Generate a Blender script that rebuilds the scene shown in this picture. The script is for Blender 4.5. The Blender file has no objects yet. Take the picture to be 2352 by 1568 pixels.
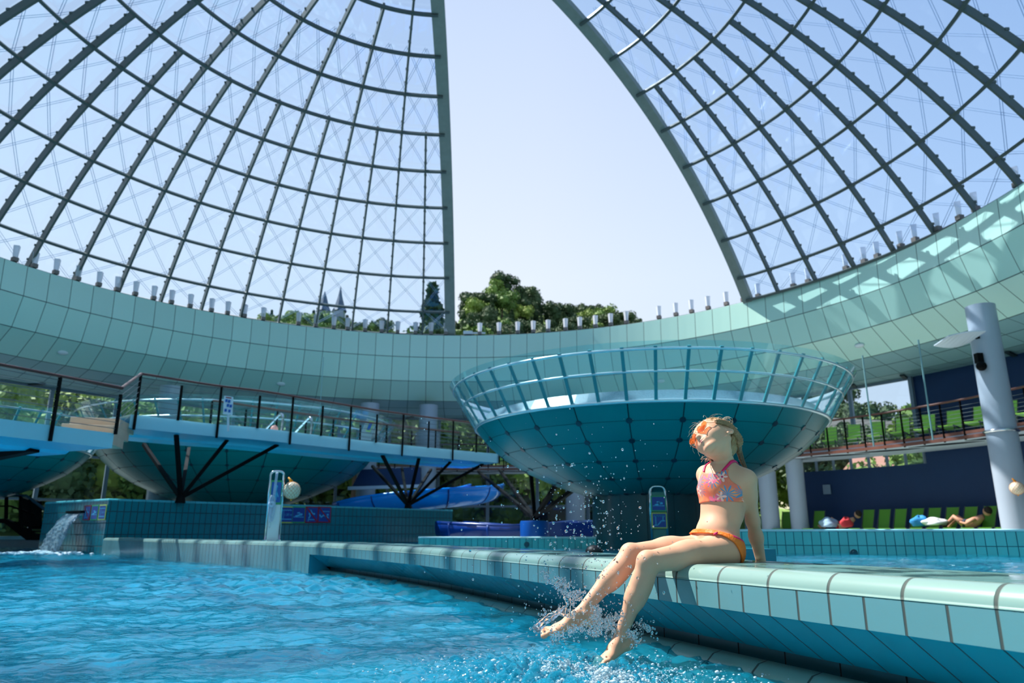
import bpy, math, random
import numpy as np
from mathutils import Vector, Matrix
R_ = math.radians
PI = math.pi
random.seed(7)
S = bpy.context.scene
COL = S.collection
# ------------------------------------------------------------------ camera
CAMZ = 0.5
F_PX = 1660.0
TH = 0.25798
cd = bpy.data.cameras.new('camera'); cam = bpy.data.objects.new('camera', cd); COL.objects.link(cam)
cam.location = (0, 0, CAMZ); cam.rotation_euler = (PI/2 + TH, 0, 0)
cd.sensor_width = 36; cd.lens = 36*F_PX/2352; cd.clip_start = 0.05; cd.clip_end = 1200
cd.dof.use_dof = True; cd.dof.focus_distance = 3.0; cd.dof.aperture_fstop = 3.6
S.camera = cam
# ------------------------------------------------------------------ view
S.view_settings.view_transform = 'Standard'; S.view_settings.look = 'None'
S.view_settings.exposure = 0.35; S.view_settings.gamma = 1; S.view_settings.use_curve_mapping = False
# ------------------------------------------------------------------ sun and sky
SUN_AZ, SUN_EL = R_(155), R_(56)
SUN = Vector((math.cos(SUN_AZ)*math.cos(SUN_EL), math.sin(SUN_AZ)*math.cos(SUN_EL), math.sin(SUN_EL)))
ld = bpy.data.lights.new('sun', 'SUN'); lo = bpy.data.objects.new('sun', ld); COL.objects.link(lo)
ld.energy = 8.0; ld.angle = R_(0.53); ld.color = (1.0, 0.96, 0.9)
lo.rotation_euler = SUN.to_track_quat('Z', 'Y').to_euler(); lo.location = (-20, 12, 40)
W = bpy.data.worlds.new('sky'); S.world = W; W.use_nodes = True
nt = W.node_tree; nt.nodes.clear()
def wn(t, **k):
    n = nt.nodes.new(t)
    for a, b in k.items(): setattr(n, a, b)
    return n
tc = wn('ShaderNodeTexCoord'); sp = wn('ShaderNodeSeparateXYZ'); nt.links.new(tc.outputs['Generated'], sp.inputs[0])
rp = wn('ShaderNodeValToRGB'); nt.links.new(sp.outputs[2], rp.inputs[0])
el = rp.color_ramp.elements
el[0].position = 0.0; el[0].color = (0.64, 0.70, 0.78, 1)
el[1].position = 1.0; el[1].color = (0.24, 0.34, 0.52, 1)
for p, c_ in ((0.33, (0.61, 0.68, 0.78, 1)), (0.62, (0.46, 0.56, 0.75, 1))):
    e = el.new(p); e.color = c_
# brighter haze on the sun's side of the sky
dt = wn('ShaderNodeVectorMath', operation='DOT_PRODUCT'); nt.links.new(tc.outputs['Generated'], dt.inputs[0])
dt.inputs[1].default_value = (math.cos(SUN_AZ), math.sin(SUN_AZ), 0.25)
mr = wn('ShaderNodeMapRange'); mr.inputs[1].default_value = -0.5; mr.inputs[2].default_value = 0.9
mr.inputs[3].default_value = 0.72; mr.inputs[4].default_value = 1.12
nt.links.new(dt.outputs['Value'], mr.inputs[0])
# clearer, deeper blue away from the sun
rp2 = wn('ShaderNodeValToRGB'); nt.links.new(sp.outputs[2], rp2.inputs[0]); e2 = rp2.color_ramp.elements
e2[0].position = 0.0; e2[0].color = (.62, .74, .90, 1); e2[1].position = .8; e2[1].color = (.16, .31, .62, 1); e_ = e2.new(.35); e_.color = (.42, .60, .90, 1)
m2 = wn('ShaderNodeMapRange'); m2.inputs[1].default_value = .45; m2.inputs[2].default_value = -.35; nt.links.new(dt.outputs['Value'], m2.inputs[0])
mxs = wn('ShaderNodeMix', data_type='RGBA'); nt.links.new(m2.outputs[0], mxs.inputs['Factor']); nt.links.new(rp.outputs[0], mxs.inputs['A']); nt.links.new(rp2.outputs[0], mxs.inputs['B'])
mr.inputs[3].default_value = 0.9
bg = wn('ShaderNodeBackground'); ow = wn('ShaderNodeOutputWorld')
nt.links.new(mxs.outputs['Result'], bg.inputs[0]); nt.links.new(mr.outputs[0], bg.inputs[1]); nt.links.new(bg.outputs[0], ow.inputs[0])

# ------------------------------------------------------------------ pixel helpers (photograph measured at 2352 x 1568)
def ray(u, v):
    x = (u-1176)/F_PX; y = (784-v)/F_PX
    return Vector((x, math.cos(TH)-y*math.sin(TH), math.sin(TH)+y*math.cos(TH)))
def at(u, v, Y):
    r = ray(u, v); return Vector((0, 0, CAMZ)) + r*(Y/r.y)
def onz(u, v, Z):
    r = ray(u, v); return Vector((0, 0, CAMZ)) + r*((Z-CAMZ)/r.z)

# ------------------------------------------------------------------ materials
def s2l(c): return tuple(((x/255)/12.92 if x/255 <= .04045 else ((x/255+.055)/1.055)**2.4) for x in c)
MATS = {}
def mat(name, rgb, rough=0.5, metal=0.0, spec=0.5, noise=0.0, nscale=5.0, bump=0.0, bscale=30.0, coat=0.0, sss=0.0, trans=0.0, ior=1.45, var=0.0):
    if name in MATS: return MATS[name]
    m = bpy.data.materials.new(name); m.use_nodes = True; MATS[name] = m
    N = m.node_tree; b = N.nodes['Principled BSDF']
    c = s2l(rgb) + (1,)
    b.inputs['Base Color'].default_value = c
    b.inputs['Roughness'].default_value = rough; b.inputs['Metallic'].default_value = metal
    b.inputs['Specular IOR Level'].default_value = spec; b.inputs['IOR'].default_value = ior
    b.inputs['Coat Weight'].default_value = coat; b.inputs['Coat Roughness'].default_value = 0.05
    b.inputs['Transmission Weight'].default_value = trans
    if sss:
        b.inputs['Subsurface Weight'].default_value = sss; b.inputs['Subsurface Radius'].default_value = (0.012, 0.005, 0.003); b.inputs['Subsurface Scale'].default_value = 1.0
    if noise or bump or var:
        t = N.nodes.new('ShaderNodeTexCoord')
    if noise or var:
        n = N.nodes.new('ShaderNodeTexNoise'); n.inputs['Scale'].default_value = nscale; n.inputs['Detail'].default_value = 4
        N.links.new(t.outputs['Object'], n.inputs['Vector'])
        h = N.nodes.new('ShaderNodeHueSaturation'); h.inputs['Color'].default_value = c
        r = N.nodes.new('ShaderNodeMapRange'); r.inputs[1].default_value = .25; r.inputs[2].default_value = .75; r.inputs[3].default_value = 1-noise; r.inputs[4].default_value = 1+noise
        N.links.new(n.outputs['Fac'], r.inputs[0])
        if var:
            oi = N.nodes.new('ShaderNodeObjectInfo'); r2 = N.nodes.new('ShaderNodeMapRange'); r2.inputs[3].default_value = 1-var; r2.inputs[4].default_value = 1+var
            N.links.new(oi.outputs['Random'], r2.inputs[0]); mu = N.nodes.new('ShaderNodeMath'); mu.operation = 'MULTIPLY'
            N.links.new(r.outputs[0], mu.inputs[0]); N.links.new(r2.outputs[0], mu.inputs[1]); N.links.new(mu.outputs[0], h.inputs['Value'])
            r3 = N.nodes.new('ShaderNodeMapRange'); r3.inputs[3].default_value = .5+var*.08; r3.inputs[4].default_value = .5-var*.08
            N.links.new(oi.outputs['Random'], r3.inputs[0]); N.links.new(r3.outputs[0], h.inputs['Hue'])
        else: N.links.new(r.outputs[0], h.inputs['Value'])
        N.links.new(h.outputs[0], b.inputs['Base Color'])
    if bump:
        n = N.nodes.new('ShaderNodeTexNoise'); n.inputs['Scale'].default_value = bscale; n.inputs['Detail'].default_value = 3
        N.links.new(t.outputs['Object'], n.inputs['Vector'])
        bp = N.nodes.new('ShaderNodeBump'); bp.inputs['Strength'].default_value = bump; bp.inputs['Distance'].default_value = 0.02
        N.links.new(n.outputs['Fac'], bp.inputs['Height']); N.links.new(bp.outputs[0], b.inputs['Normal'])
    return m

def tile(name, rgb, w, h, g, grout=(40, 48, 50), rough=0.25, var=0.06, coat=0.0, spec=0.5, offx=0.0, offy=0.0, bump=0.6, metal=0.0, wet=0.0):
    """square-grid material driven by UV in metres: tiles w x h, grout g"""
    if name in MATS: return MATS[name]
    m = bpy.data.materials.new(name); m.use_nodes = True; MATS[name] = m
    N = m.node_tree; b = N.nodes['Principled BSDF']; L = N.links.new
    uv = N.nodes.new('ShaderNodeUVMap'); sx = N.nodes.new('ShaderNodeSeparateXYZ'); L(uv.outputs[0], sx.inputs[0])
    def M(op, a, b_=None, c=None):
        n = N.nodes.new('ShaderNodeMath'); n.operation = op
        for i, v in enumerate((a, b_, c)):
            if v is None: continue
            if isinstance(v, (int, float)): n.inputs[i].default_value = v
            else: L(v, n.inputs[i])
        return n.outputs[0]
    masks = []; cells = []
    for i, (d, o) in enumerate(((w, offx), (h, offy))):
        if not d: cells.append(None); continue
        q = M('DIVIDE', M('ADD', sx.outputs[i], o), d)
        fr = M('FRACT', q); cells.append(M('FLOOR', q))
        e = M('ABSOLUTE', M('SUBTRACT', fr, .5))
        k = N.nodes.new('ShaderNodeMapRange'); k.inputs[1].default_value = .5-g/(2*d)*1.25; k.inputs[2].default_value = .5-g/(2*d)*.75
        L(e, k.inputs[0]); masks.append(k.outputs[0])
    mk = masks[0] if len(masks) == 1 else M('MAXIMUM', masks[0], masks[1])
    cv = N.nodes.new('ShaderNodeCombineXYZ')
    for i in (0, 1):
        if cells[i] is not None: L(cells[i], cv.inputs[i])
    wn_ = N.nodes.new('ShaderNodeTexWhiteNoise'); L(cv.outputs[0], wn_.inputs['Vector'])
    r = N.nodes.new('ShaderNodeMapRange'); r.inputs[3].default_value = 1-var; r.inputs[4].default_value = 1+var; L(wn_.outputs['Value'], r.inputs[0])
    hs = N.nodes.new('ShaderNodeHueSaturation'); hs.inputs['Color'].default_value = s2l(rgb)+(1,); L(r.outputs[0], hs.inputs['Value'])
    mx = N.nodes.new('ShaderNodeMix'); mx.data_type = 'RGBA'; L(mk, mx.inputs['Factor']); L(hs.outputs[0], mx.inputs['A']); mx.inputs['B'].default_value = s2l(grout)+(1,)
    L(mx.outputs['Result'], b.inputs['Base Color'])
    rr = N.nodes.new('ShaderNodeMapRange'); rr.inputs[3].default_value = rough; rr.inputs[4].default_value = .8; L(mk, rr.inputs[0]); L(rr.outputs[0], b.inputs['Roughness'])
    b.inputs['Coat Weight'].default_value = coat; b.inputs['Coat Roughness'].default_value = .03; b.inputs['Specular IOR Level'].default_value = spec; b.inputs['Metallic'].default_value = metal
    if wet:
        tc_ = N.nodes.new('ShaderNodeTexCoord'); nz = N.nodes.new('ShaderNodeTexNoise'); nz.inputs['Scale'].default_value = 6; L(tc_.outputs['Object'], nz.inputs['Vector'])
        r5 = N.nodes.new('ShaderNodeMapRange'); r5.inputs[1].default_value = .42; r5.inputs[2].default_value = .55; r5.inputs[3].default_value = .04; r5.inputs[4].default_value = rough; L(nz.outputs['Fac'], r5.inputs[0]); L(r5.outputs[0], b.inputs['Roughness'])
    if bump:
        bp = N.nodes.new('ShaderNodeBump'); bp.inputs['Strength'].default_value = bump; bp.inputs['Distance'].default_value = g*.5; bp.invert = True
        L(mk, bp.inputs['Height']); L(bp.outputs[0], b.inputs['Normal'])
    return m

def glass(name, tint, refl=0.35, rough=0.02, haze=0.0, hazecol=(1, 1, 1)):
    """thin pane: light passes straight through tinted, the rest mirrors by Fresnel"""
    if name in MATS: return MATS[name]
    m = bpy.data.materials.new(name); m.use_nodes = True; MATS[name] = m
    N = m.node_tree; N.nodes.clear(); L = N.links.new
    o = N.nodes.new('ShaderNodeOutputMaterial'); t = N.nodes.new('ShaderNodeBsdfTransparent'); t.inputs[0].default_value = tuple(tint)+(1,)
    g = N.nodes.new('ShaderNodeBsdfGlossy'); g.inputs['Roughness'].default_value = rough; g.inputs['Color'].default_value = (1, 1, 1, 1)
    f = N.nodes.new('ShaderNodeFresnel'); f.inputs[0].default_value = 1.5
    k = N.nodes.new('ShaderNodeMath'); k.operation = 'MULTIPLY'; k.inputs[1].default_value = refl; L(f.outputs[0], k.inputs[0])
    x = N.nodes.new('ShaderNodeMixShader'); L(k.outputs[0], x.inputs[0]); L(t.outputs[0], x.inputs[1]); L(g.outputs[0], x.inputs[2])
    if haze:
        d = N.nodes.new('ShaderNodeBsdfDiffuse'); d.inputs[0].default_value = tuple(hazecol)+(1,)
        y = N.nodes.new('ShaderNodeMixShader'); y.inputs[0].default_value = haze; L(x.outputs[0], y.inputs[1]); L(d.outputs[0], y.inputs[2]); L(y.outputs[0], o.inputs[0])
    else: L(x.outputs[0], o.inputs[0])
    return m

# ------------------------------------------------------------------ mesh builder
class MB:
    def __init__(s): s.v = []; s.f = []; s.uv = []; s.mi = []; s.cur = 0
    def add(s, vs, fs, uvs=None):
        o = len(s.v); s.v += [tuple(p) for p in vs]
        for i, f in enumerate(fs):
            s.f.append(tuple(o+k for k in f)); s.mi.append(s.cur)
            s.uv.append(uvs[i] if uvs else None)
        return s
    def box(s, c, d, rz=0, M=None):
        x, y, z = (q/2 for q in d)
        P = [Vector((a*x, b*y, e*z)) for e in (-1, 1) for b in (-1, 1) for a in (-1, 1)]
        Rm = Matrix.Rotation(rz, 3, 'Z') if M is None else M
        P = [Rm @ p + Vector(c) for p in P]
        return s.add(P, [(0, 2, 3, 1), (4, 5, 7, 6), (0, 1, 5, 4), (2, 6, 7, 3), (0, 4, 6, 2), (1, 3, 7, 5)])
    def bar(s, a, b, w, h=None, up=(0, 0, 1)):
        """rectangular bar from a to b: w across, h along up"""
        a = Vector(a); b = Vector(b); h = h or w
        d = (b-a).normalized(); u = Vector(up)
        if abs(d.dot(u.normalized())) > .995: u = Vector((1, 0, 0))
        r = d.cross(u).normalized(); u = r.cross(d).normalized()
        P = []
        for q in (a, b):
            for i, j in ((-1, -1), (1, -1), (1, 1), (-1, 1)): P.append(q + r*(i*w/2) + u*(j*h/2))
        return s.add(P, [(0, 3, 2, 1), (4, 5, 6, 7), (0, 1, 5, 4), (1, 2, 6, 5), (2, 3, 7, 6), (3, 0, 4, 7)])
    def tube(s, pts, r, n=10, cap=True, closed=False):
        pts = [Vector(p) for p in pts]; m = len(pts)
        rs = r if isinstance(r, (list, tuple)) else [r]*m
        V = []; up = None
        for i in range(m):
            if closed: d = (pts[(i+1) % m]-pts[i-1]).normalized()
            else: d = (pts[min(i+1, m-1)]-pts[max(i-1, 0)]).normalized()
            if up is None:
                up = Vector((0, 0, 1)) if abs(d.z) < .9 else Vector((1, 0, 0))
            x = d.cross(up).normalized(); up = x.cross(d).normalized()
            for k in range(n):
                a = 2*PI*k/n; V.append(pts[i]+(x*math.cos(a)+up*math.sin(a))*rs[i])
        Fs = []
        for i in range(m if closed else m-1):
            for k in range(n):
                j = (i+1) % m
                Fs.append((i*n+k, i*n+(k+1) % n, j*n+(k+1) % n, j*n+k))
        if cap and not closed:
            Fs.append(tuple(range(n-1, -1, -1))); Fs.append(tuple((m-1)*n+k for k in range(n)))
        return s.add(V, Fs)
    def lathe(s, prof, c=(0, 0, 0), n=48, a0=0, a1=2*PI, uvscale=None, M=None):
        full = abs(a1-a0-2*PI) < 1e-6; m = len(prof); N_ = n if full else n+1
        V = []; acc = [0]
        for i in range(1, m): acc.append(acc[-1]+math.hypot(prof[i][0]-prof[i-1][0], prof[i][1]-prof[i-1][1]))
        for k in range(N_):
            a = a0+(a1-a0)*k/n
            for r, z in prof:
                p = Vector((r*math.cos(a), r*math.sin(a), z))
                if M is not None: p = M @ p
                V.append(Vector(c)+p)
        Fs = []; U = []
        for k in range(n):
            k2 = (k+1) % N_
            for i in range(m-1):
                Fs.append((k*m+i, k2*m+i, k2*m+i+1, k*m+i+1))
                if uvscale: U.append([(k/n*uvscale[0], (acc[i] if uvscale[1] == 'len' else i)), ((k+1)/n*uvscale[0], (acc[i] if uvscale[1] == 'len' else i)), ((k+1)/n*uvscale[0], (acc[i+1] if uvscale[1] == 'len' else i+1)), (k/n*uvscale[0], (acc[i+1] if uvscale[1] == 'len' else i+1))])
        return s.add(V, Fs, U if uvscale else None)
    def cyl(s, c, r, h, n=24, r2=None):
        r2 = r if r2 is None else r2
        return s.lathe([(1e-4, 0), (r, 0), (r2, h), (1e-4, h)], c, n)
    def sphere(s, c, r, n=16, sc=(1, 1, 1), M=None):
        V = []; Fs = []; m = n//2
        for i in range(m+1):
            t = PI*i/m
            for k in range(n):
                a = 2*PI*k/n; p = Vector((math.sin(t)*math.cos(a)*sc[0], math.sin(t)*math.sin(a)*sc[1], math.cos(t)*sc[2]))*r
                if M is not None: p = M @ p
                V.append(Vector(c)+p)
        for i in range(m):
            for k in range(n): Fs.append((i*n+k, (i+1)*n+k, (i+1)*n+(k+1) % n, i*n+(k+1) % n))
        return s.add(V, Fs)
    def prism(s, pts, z0, z1):
        n = len(pts); V = [(p[0], p[1], z0) for p in pts]+[(p[0], p[1], z1) for p in pts]
        return s.add(V, [tuple(range(n-1, -1, -1)), tuple(range(n, 2*n))]+[(i, (i+1) % n, n+(i+1) % n, n+i) for i in range(n)])
    def poly3(s, pts, n, th):
        """flat outline in space given thickness th along n"""
        n = Vector(n).normalized()*th; k = len(pts); V = [Vector(p) for p in pts]; V += [p+n for p in V]
        return s.add(V, [tuple(range(k-1, -1, -1)), tuple(range(k, 2*k))]+[(i, (i+1) % k, k+(i+1) % k, k+i) for i in range(k)])
    def build(s, name, m, parent=None, org=(0, 0, 0), smooth=False, bevel=0, auto=None):
        me = bpy.data.meshes.new(name); o_ = Vector(org)
        me.from_pydata([tuple(Vector(p)-o_) for p in s.v], [], s.f)
        ms = m if isinstance(m, (list, tuple)) else [m]
        for q in ms: me.materials.append(q)
        if len(ms) > 1: me.polygons.foreach_set('material_index', s.mi)
        if any(u is not None for u in s.uv):
            ul = me.uv_layers.new(name='UVMap'); flat = []
            for f, u in zip(s.f, s.uv):
                for k in range(len(f)): flat += list(u[k]) if u is not None else [0.0, 0.0]
            ul.data.foreach_set('uv', flat)
        me.update()
        if smooth: me.shade_smooth() if auto is None else None
        if auto is not None:
            me.shade_smooth()
            try: me.set_sharp_from_angle(angle=auto)
            except Exception: pass
        o = bpy.data.objects.new(name, me); COL.objects.link(o)
        if parent is not None: o.parent = parent
        if bevel:
            b = o.modifiers.new('bevel', 'BEVEL'); b.width = bevel; b.segments = 2; b.limit_method = 'ANGLE'
        return o

def empty(name, loc=(0, 0, 0), rz=0):
    o = bpy.data.objects.new(name, None); COL.objects.link(o); o.location = loc; o.rotation_euler = (0, 0, rz); o.empty_display_size = .1
    return o
def tag(o, label, cat, group=None, kind=None):
    o['label'] = label; o['category'] = cat
    if group: o['group'] = group
    if kind: o['kind'] = kind
    return o
def struct(o, label=None, cat=None):
    o['kind'] = 'structure'
    if label: o['label'] = label
    if cat: o['category'] = cat
    return o
def copy_tree(o, parent=None):
    c = o.copy(); COL.objects.link(c)
    if parent is not None: c.parent = parent
    for ch in o.children: copy_tree(ch, c)
    return c
def lerp(a, b, t): return a+(b-a)*t
def path_resample(P, step):
    P = [Vector(p) for p in P]; out = [P[0]]
    for a, b in zip(P, P[1:]):
        n = max(1, int(round((b-a).length/step)))
        for i in range(1, n+1): out.append(a.lerp(b, i/n))
    return out
def catmull(P, n=8):
    P = [Vector(p) for p in P]; Q = [P[0]*2-P[1]]+P+[P[-1]*2-P[-2]]; out = []
    for i in range(1, len(Q)-2):
        for k in range(n):
            t = k/n; a, b, c, d = Q[i-1:i+3]
            out.append(.5*((2*b)+(c-a)*t+(2*a-5*b+4*c-d)*t*t+(3*b-a-3*c+d)*t**3))
    out.append(P[-1]); return out
def sweep(mb, path, prof, uvt=None, closed=False):
    """prof: list of (n, z): n = offset to the left-hand normal of the 2D path; uv = (metres along, metres across)"""
    P = [Vector((p[0], p[1])) for p in path]; m = len(P); k = len(prof); V = []; s = [0]
    for i in range(1, m): s.append(s[-1]+(P[i]-P[i-1]).length)
    acc = [0]
    for i in range(1, k): acc.append(acc[-1]+math.hypot(prof[i][0]-prof[i-1][0], prof[i][1]-prof[i-1][1]))
    if uvt: acc = uvt
    for i in range(m):
        d0 = (P[i]-P[i-1]).normalized() if i else (P[1]-P[0]).normalized()
        d1 = (P[i+1]-P[i]).normalized() if i < m-1 else d0
        n0 = Vector((-d0.y, d0.x)); n1 = Vector((-d1.y, d1.x)); n = (n0+n1).normalized(); n = n/max(.4, n.dot(n0))
        for q, z in prof: V.append((P[i].x+n.x*q, P[i].y+n.y*q, z))
    Fs = []; U = []
    for i in range(m-1):
        for j in range(k-1):
            Fs.append((i*k+j, (i+1)*k+j, (i+1)*k+j+1, i*k+j+1)); U.append([(s[i], acc[j]), (s[i+1], acc[j]), (s[i+1], acc[j+1]), (s[i], acc[j+1])])
    mb.add(V, Fs, U); return mb
# ================================================================== large structure
M_beam = tile('beam_panel', (184, 224, 212), 1, 1, .026, grout=(60, 80, 78), rough=.22, var=.035, bump=.3, spec=.6)
M_ceil = tile('ceiling_panel', (138, 176, 182), 1, .62, .03, grout=(70, 95, 100), rough=.45, var=.03, bump=.2)
M_steel = mat('grey_green_steel', (128, 136, 130), rough=.45, metal=.0, noise=.08)
M_rib = mat('dark_steel', (78, 88, 84), rough=.4, noise=.06)
M_purlin = mat('pale_steel', (72, 82, 80), rough=.4, noise=.05)
M_cable = mat('cable_steel', (150, 172, 200), rough=1, spec=0)
M_white = mat('white_paint', (205, 214, 222), rough=.35)
M_column = mat('column_paint', (156, 168, 182), rough=.3, noise=.03, nscale=1.2)
M_navy = mat('navy_paint', (14, 50, 92), rough=.5, noise=.08, nscale=1.0)
M_floor = tile('hall_floor', (150, 150, 145), .3, .3, .01, rough=.4)
M_black = mat('black_metal', (6, 7, 8), rough=.6, spec=.12)
M_brown = mat('brown_handrail', (92, 50, 38), rough=.35, noise=.15, nscale=3)
M_chrome = mat('polished_steel', (210, 212, 215), rough=.12, metal=1.0)
G_dome = glass('dome_glass', (.74, .86, .965), refl=.85, rough=.03)
G_rail = glass('clear_glass', (.86, .95, .95), refl=.9)
G_win = glass('window_glass', (.80, .88, .90), refl=.8)
G_bowl = glass('bowl_glass', (.70, .89, .91), refl=1.0, haze=.12, hazecol=(.5, .8, .8))

AX = Vector((-2.364, 16.123, 0)); ZC = -.869; SR = 19.0; PH0 = 1.0362; DP = .0864; DA = .0987
BX = Vector((-2.364, 16.45, 0))
def sph(a, k, s): ph = PH0-DP*k; return Vector((AX.x+s*math.sin(ph)*math.cos(a), AX.y+s*math.sin(ph)*math.sin(a), ZC+s*math.cos(ph)))
def sweep_bar(mb, pts, outs, w, d):
    """rectangular bar along pts, width w sideways, from the point outwards by d along outs"""
    V = []; n = len(pts)
    for i, (p, o) in enumerate(zip(pts, outs)):
        t = (pts[min(i+1, n-1)]-pts[max(i-1, 0)]).normalized(); x = t.cross(o).normalized()
        for a, b in ((-1, 0), (1, 0), (1, 1), (-1, 1)): V.append(p+x*(a*w/2)+o*(b*d))
    Fs = [(0, 3, 2, 1), tuple((n-1)*4+k for k in range(4))]
    for i in range(n-1):
        for k in range(4): Fs.append((i*4+k, i*4+(k+1) % 4, i*4+4+(k+1) % 4, i*4+4+k))
    mb.add(V, Fs)
def dome_segment(a_of, jedge, jmax, s, kb, label):
    root = empty('glass_dome_segment', (AX.x, AX.y, 9.2)); O = root.location
    tag(root, label, 'glass dome')
    C0 = Vector((AX.x, AX.y, ZC)); ou = lambda p: (p-C0).normalized()
    def meridian(j, k0, k1, w, d, name, m, so=0):
        n = max(2, int((k1-k0)*3)+1); P = [sph(a_of(j), k0+(k1-k0)*i/(n-1), s+so) for i in range(n)]
        mb = MB(); sweep_bar(mb, P, [ou(p) for p in P], w, d)
        # clamp bolts along the back of the rib
        if w < .1:
            for i in range(n-1):
                q = P[i].lerp(P[i+1], .5); mb.box(q+ou(q)*(d+.01), (.1, .1, .07))
        mb.build(name, m, root, O)
    for j in range(0, jmax+1):
        top = 6 if j % 2 == 0 else (9 if j % 4 == 3 else 11.4)
        meridian(j, kb, top, .075, .27 if s > 18.9 else .19, 'rib', M_rib)
    meridian(jedge, kb-.1, 11.6, .46 if s > 18.9 else .38, .2, 'edge_arch', M_steel, so=0.08)
    for k in [kb]+list(range(1, 12)):
        n = int((jmax-jedge)*2); P = [sph(a_of(jedge+(jmax-jedge)*i/n), k, s-.02) for i in range(n+1)]
        mb = MB(); sweep_bar(mb, P, [ou(p) for p in P], .09, .13); mb.build('purlin', M_purlin if k != kb else M_rib, root, O)
    js = [jedge]+list(range(0, jmax+1)); ks = [kb]+list(range(1, 12)); mb = MB()
    for a, b in zip(js, js[1:]):
        for c, d in zip(ks, ks[1:]): mb.add([sph(a_of(a), c, s+.32), sph(a_of(b), c, s+.32), sph(a_of(b), d, s+.32), sph(a_of(a), d, s+.32)], [(0, 1, 2, 3)])
    mb.build('glazing', G_dome, root, O)
    mb = MB()
    for a, b in zip(js, js[1:]):
        for c, d in zip(ks[:-4], ks[1:]):
            for e in ((a, c, b, d), (b, c, a, d)):
                p, q = sph(a_of(e[0]), e[1], s+.5), sph(a_of(e[2]), e[3], s+.5)
                mb.tube([p, q], .008, 4, cap=False)
                t = (q-p).normalized().cross(ou(p))*.07; mb.tube([p+t, q+t], .008, 4, cap=False)
    mb.build('bracing_cable', M_cable, root, O)
    return root
dome_segment(lambda j: 1.681+DA*j, -.8, 24, SR, .32, 'glazed dome half on the left with a straight upright steel edge')
dome_segment(lambda j: .6665-DA*j, -.85, 20, SR*.9817, .42, 'glazed dome half on the right with a slanting curved steel edge')

# ring beam
prof = [(15.6, 9.25), (15.55, 8.18), (15.9, 7.14), (16.8, 6.39)]
mb = MB(); mb.lathe(prof, BX, 256, uvscale=(128, 'idx'))
mb.lathe([(17.4, 9.3), (15.75, 9.3), (15.6, 9.25)], BX, 256)
struct(mb.build('trim_1', M_beam), 'pale turquoise panelled ring beam circling under the dome', 'ring beam')
def rf(az):
    t = min(1, max(0, (math.degrees(az)-95)/40)); t = t*t*(3-2*t); return 19.2
N = 180; V = []; Fs = []; U = []
for i in range(N+1):
    a = 2*PI*i/N; q = 3 if False else 0
    aa = a if a < PI*1.2 else PI*1.2
    ro = rf(aa)+.4
    for r, zz_ in ((16.8, 6.39), (18.3, 5.96), (ro, 5.96)): V.append((BX.x+r*math.cos(a), BX.y+r*math.sin(a), zz_))
for i in range(N):
    for k in (0, 1): Fs.append((3*i+k, 3*i+k+1, 3*i+k+4, 3*i+k+3)); U.append([(i*128/N, k*1.24), (i*128/N, k*1.24+1.24), ((i+1)*128/N, k*1.24+1.24), ((i+1)*128/N, k*1.24)])
mb = MB(); mb.add(V, Fs, U)
V2 = [(x, y, z+.5) for x, y, z in V]; mb.add(V2, Fs)
struct(mb.build('ceiling', M_ceil), 'flat panelled soffit behind the ring beam', 'ceiling')
def bpt(az, r, z): return Vector((BX.x+r*math.cos(az), BX.y+r*math.sin(az), z))
def pix(p):
    d = Vector(p)-Vector((0, 0, CAMZ)); zc = d.y*math.cos(TH)+d.z*math.sin(TH); yc = -d.y*math.sin(TH)+d.z*math.cos(TH)
    return 1176+F_PX*d.x/zc, 784-F_PX*yc/zc
def az_of(u, r, z):
    lo_, hi = R_(-8), R_(172)
    for _ in range(50):
        m = (lo_+hi)/2
        if pix(bpt(m, r, z))[0] > u: lo_ = m
        else: hi = m
    return (lo_+hi)/2
# dark ceiling slots
proto = None
for u in (80, 335, 560, 770, 940, 1100, 2075, 2320, 1960):
    az = az_of(u, 18.9, 5.94)
    if proto is None: proto = MB().box((0, 0, 0), (.9, .14, .05)).build('ceiling_light', mat('dark_slot', (30, 45, 50), rough=.6)); o = proto
    else: o = copy_tree(proto)
    o.location = bpt(az, 18.95, 5.92); o.rotation_euler = (0, 0, az+.4)
    tag(o, 'dark narrow slot lamp in the soffit behind the ring beam', 'lamp', 'slot lamps in the soffit')
# lanterns on the beam
lamp_u = [33, 78, 127, 178, 226, 268, 310, 352, 393, 436, 485, 522, 561, 604, 685, 725, 766, 798, 838, 876, 913, 954, 990, 1024,
          1102, 1146, 1189, 1225, 1259, 1299, 1332, 1368, 1403, 1439, 1514, 1553, 1589, 1627, 1669,
          1708, 1742, 1823, 1857, 1944, 1986, 2016, 2070, 2103, 2155, 2205, 2242, 2337]
proto = None
for u in lamp_u:
    az = az_of(u, 15.72, 9.3)
    if proto is None:
        proto = empty('roof_lantern'); MB().box((0, 0, .07), (.17, .17, .14)).build('lamp_base', mat('lantern_base', (120, 112, 108), rough=.6), proto)
        MB().lathe([(1e-3, .14), (.09, .14), (.12, .56), (1e-3, .56)], n=4).build('lamp_shade', glass('lantern_shade', (.8, .83, .9), refl=.6, haze=.55, hazecol=(.85, .87, .92)), proto)
        o = proto
    else: o = copy_tree(proto)
    o.location = bpt(az, 15.72, 9.3); o.rotation_euler = (0, 0, az)
    if u < 1040: tag(o, 'white lantern on the ring beam in front of the left dome glazing', 'lantern', 'white lanterns under the left dome half')
    elif u < 1690: tag(o, 'white lantern on the ring beam in the open gap between the dome halves', 'lantern', 'white lanterns in the dome gap')
    else: tag(o, 'white lantern on the ring beam in front of the right dome glazing', 'lantern', 'white lanterns under the right dome half')
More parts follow.
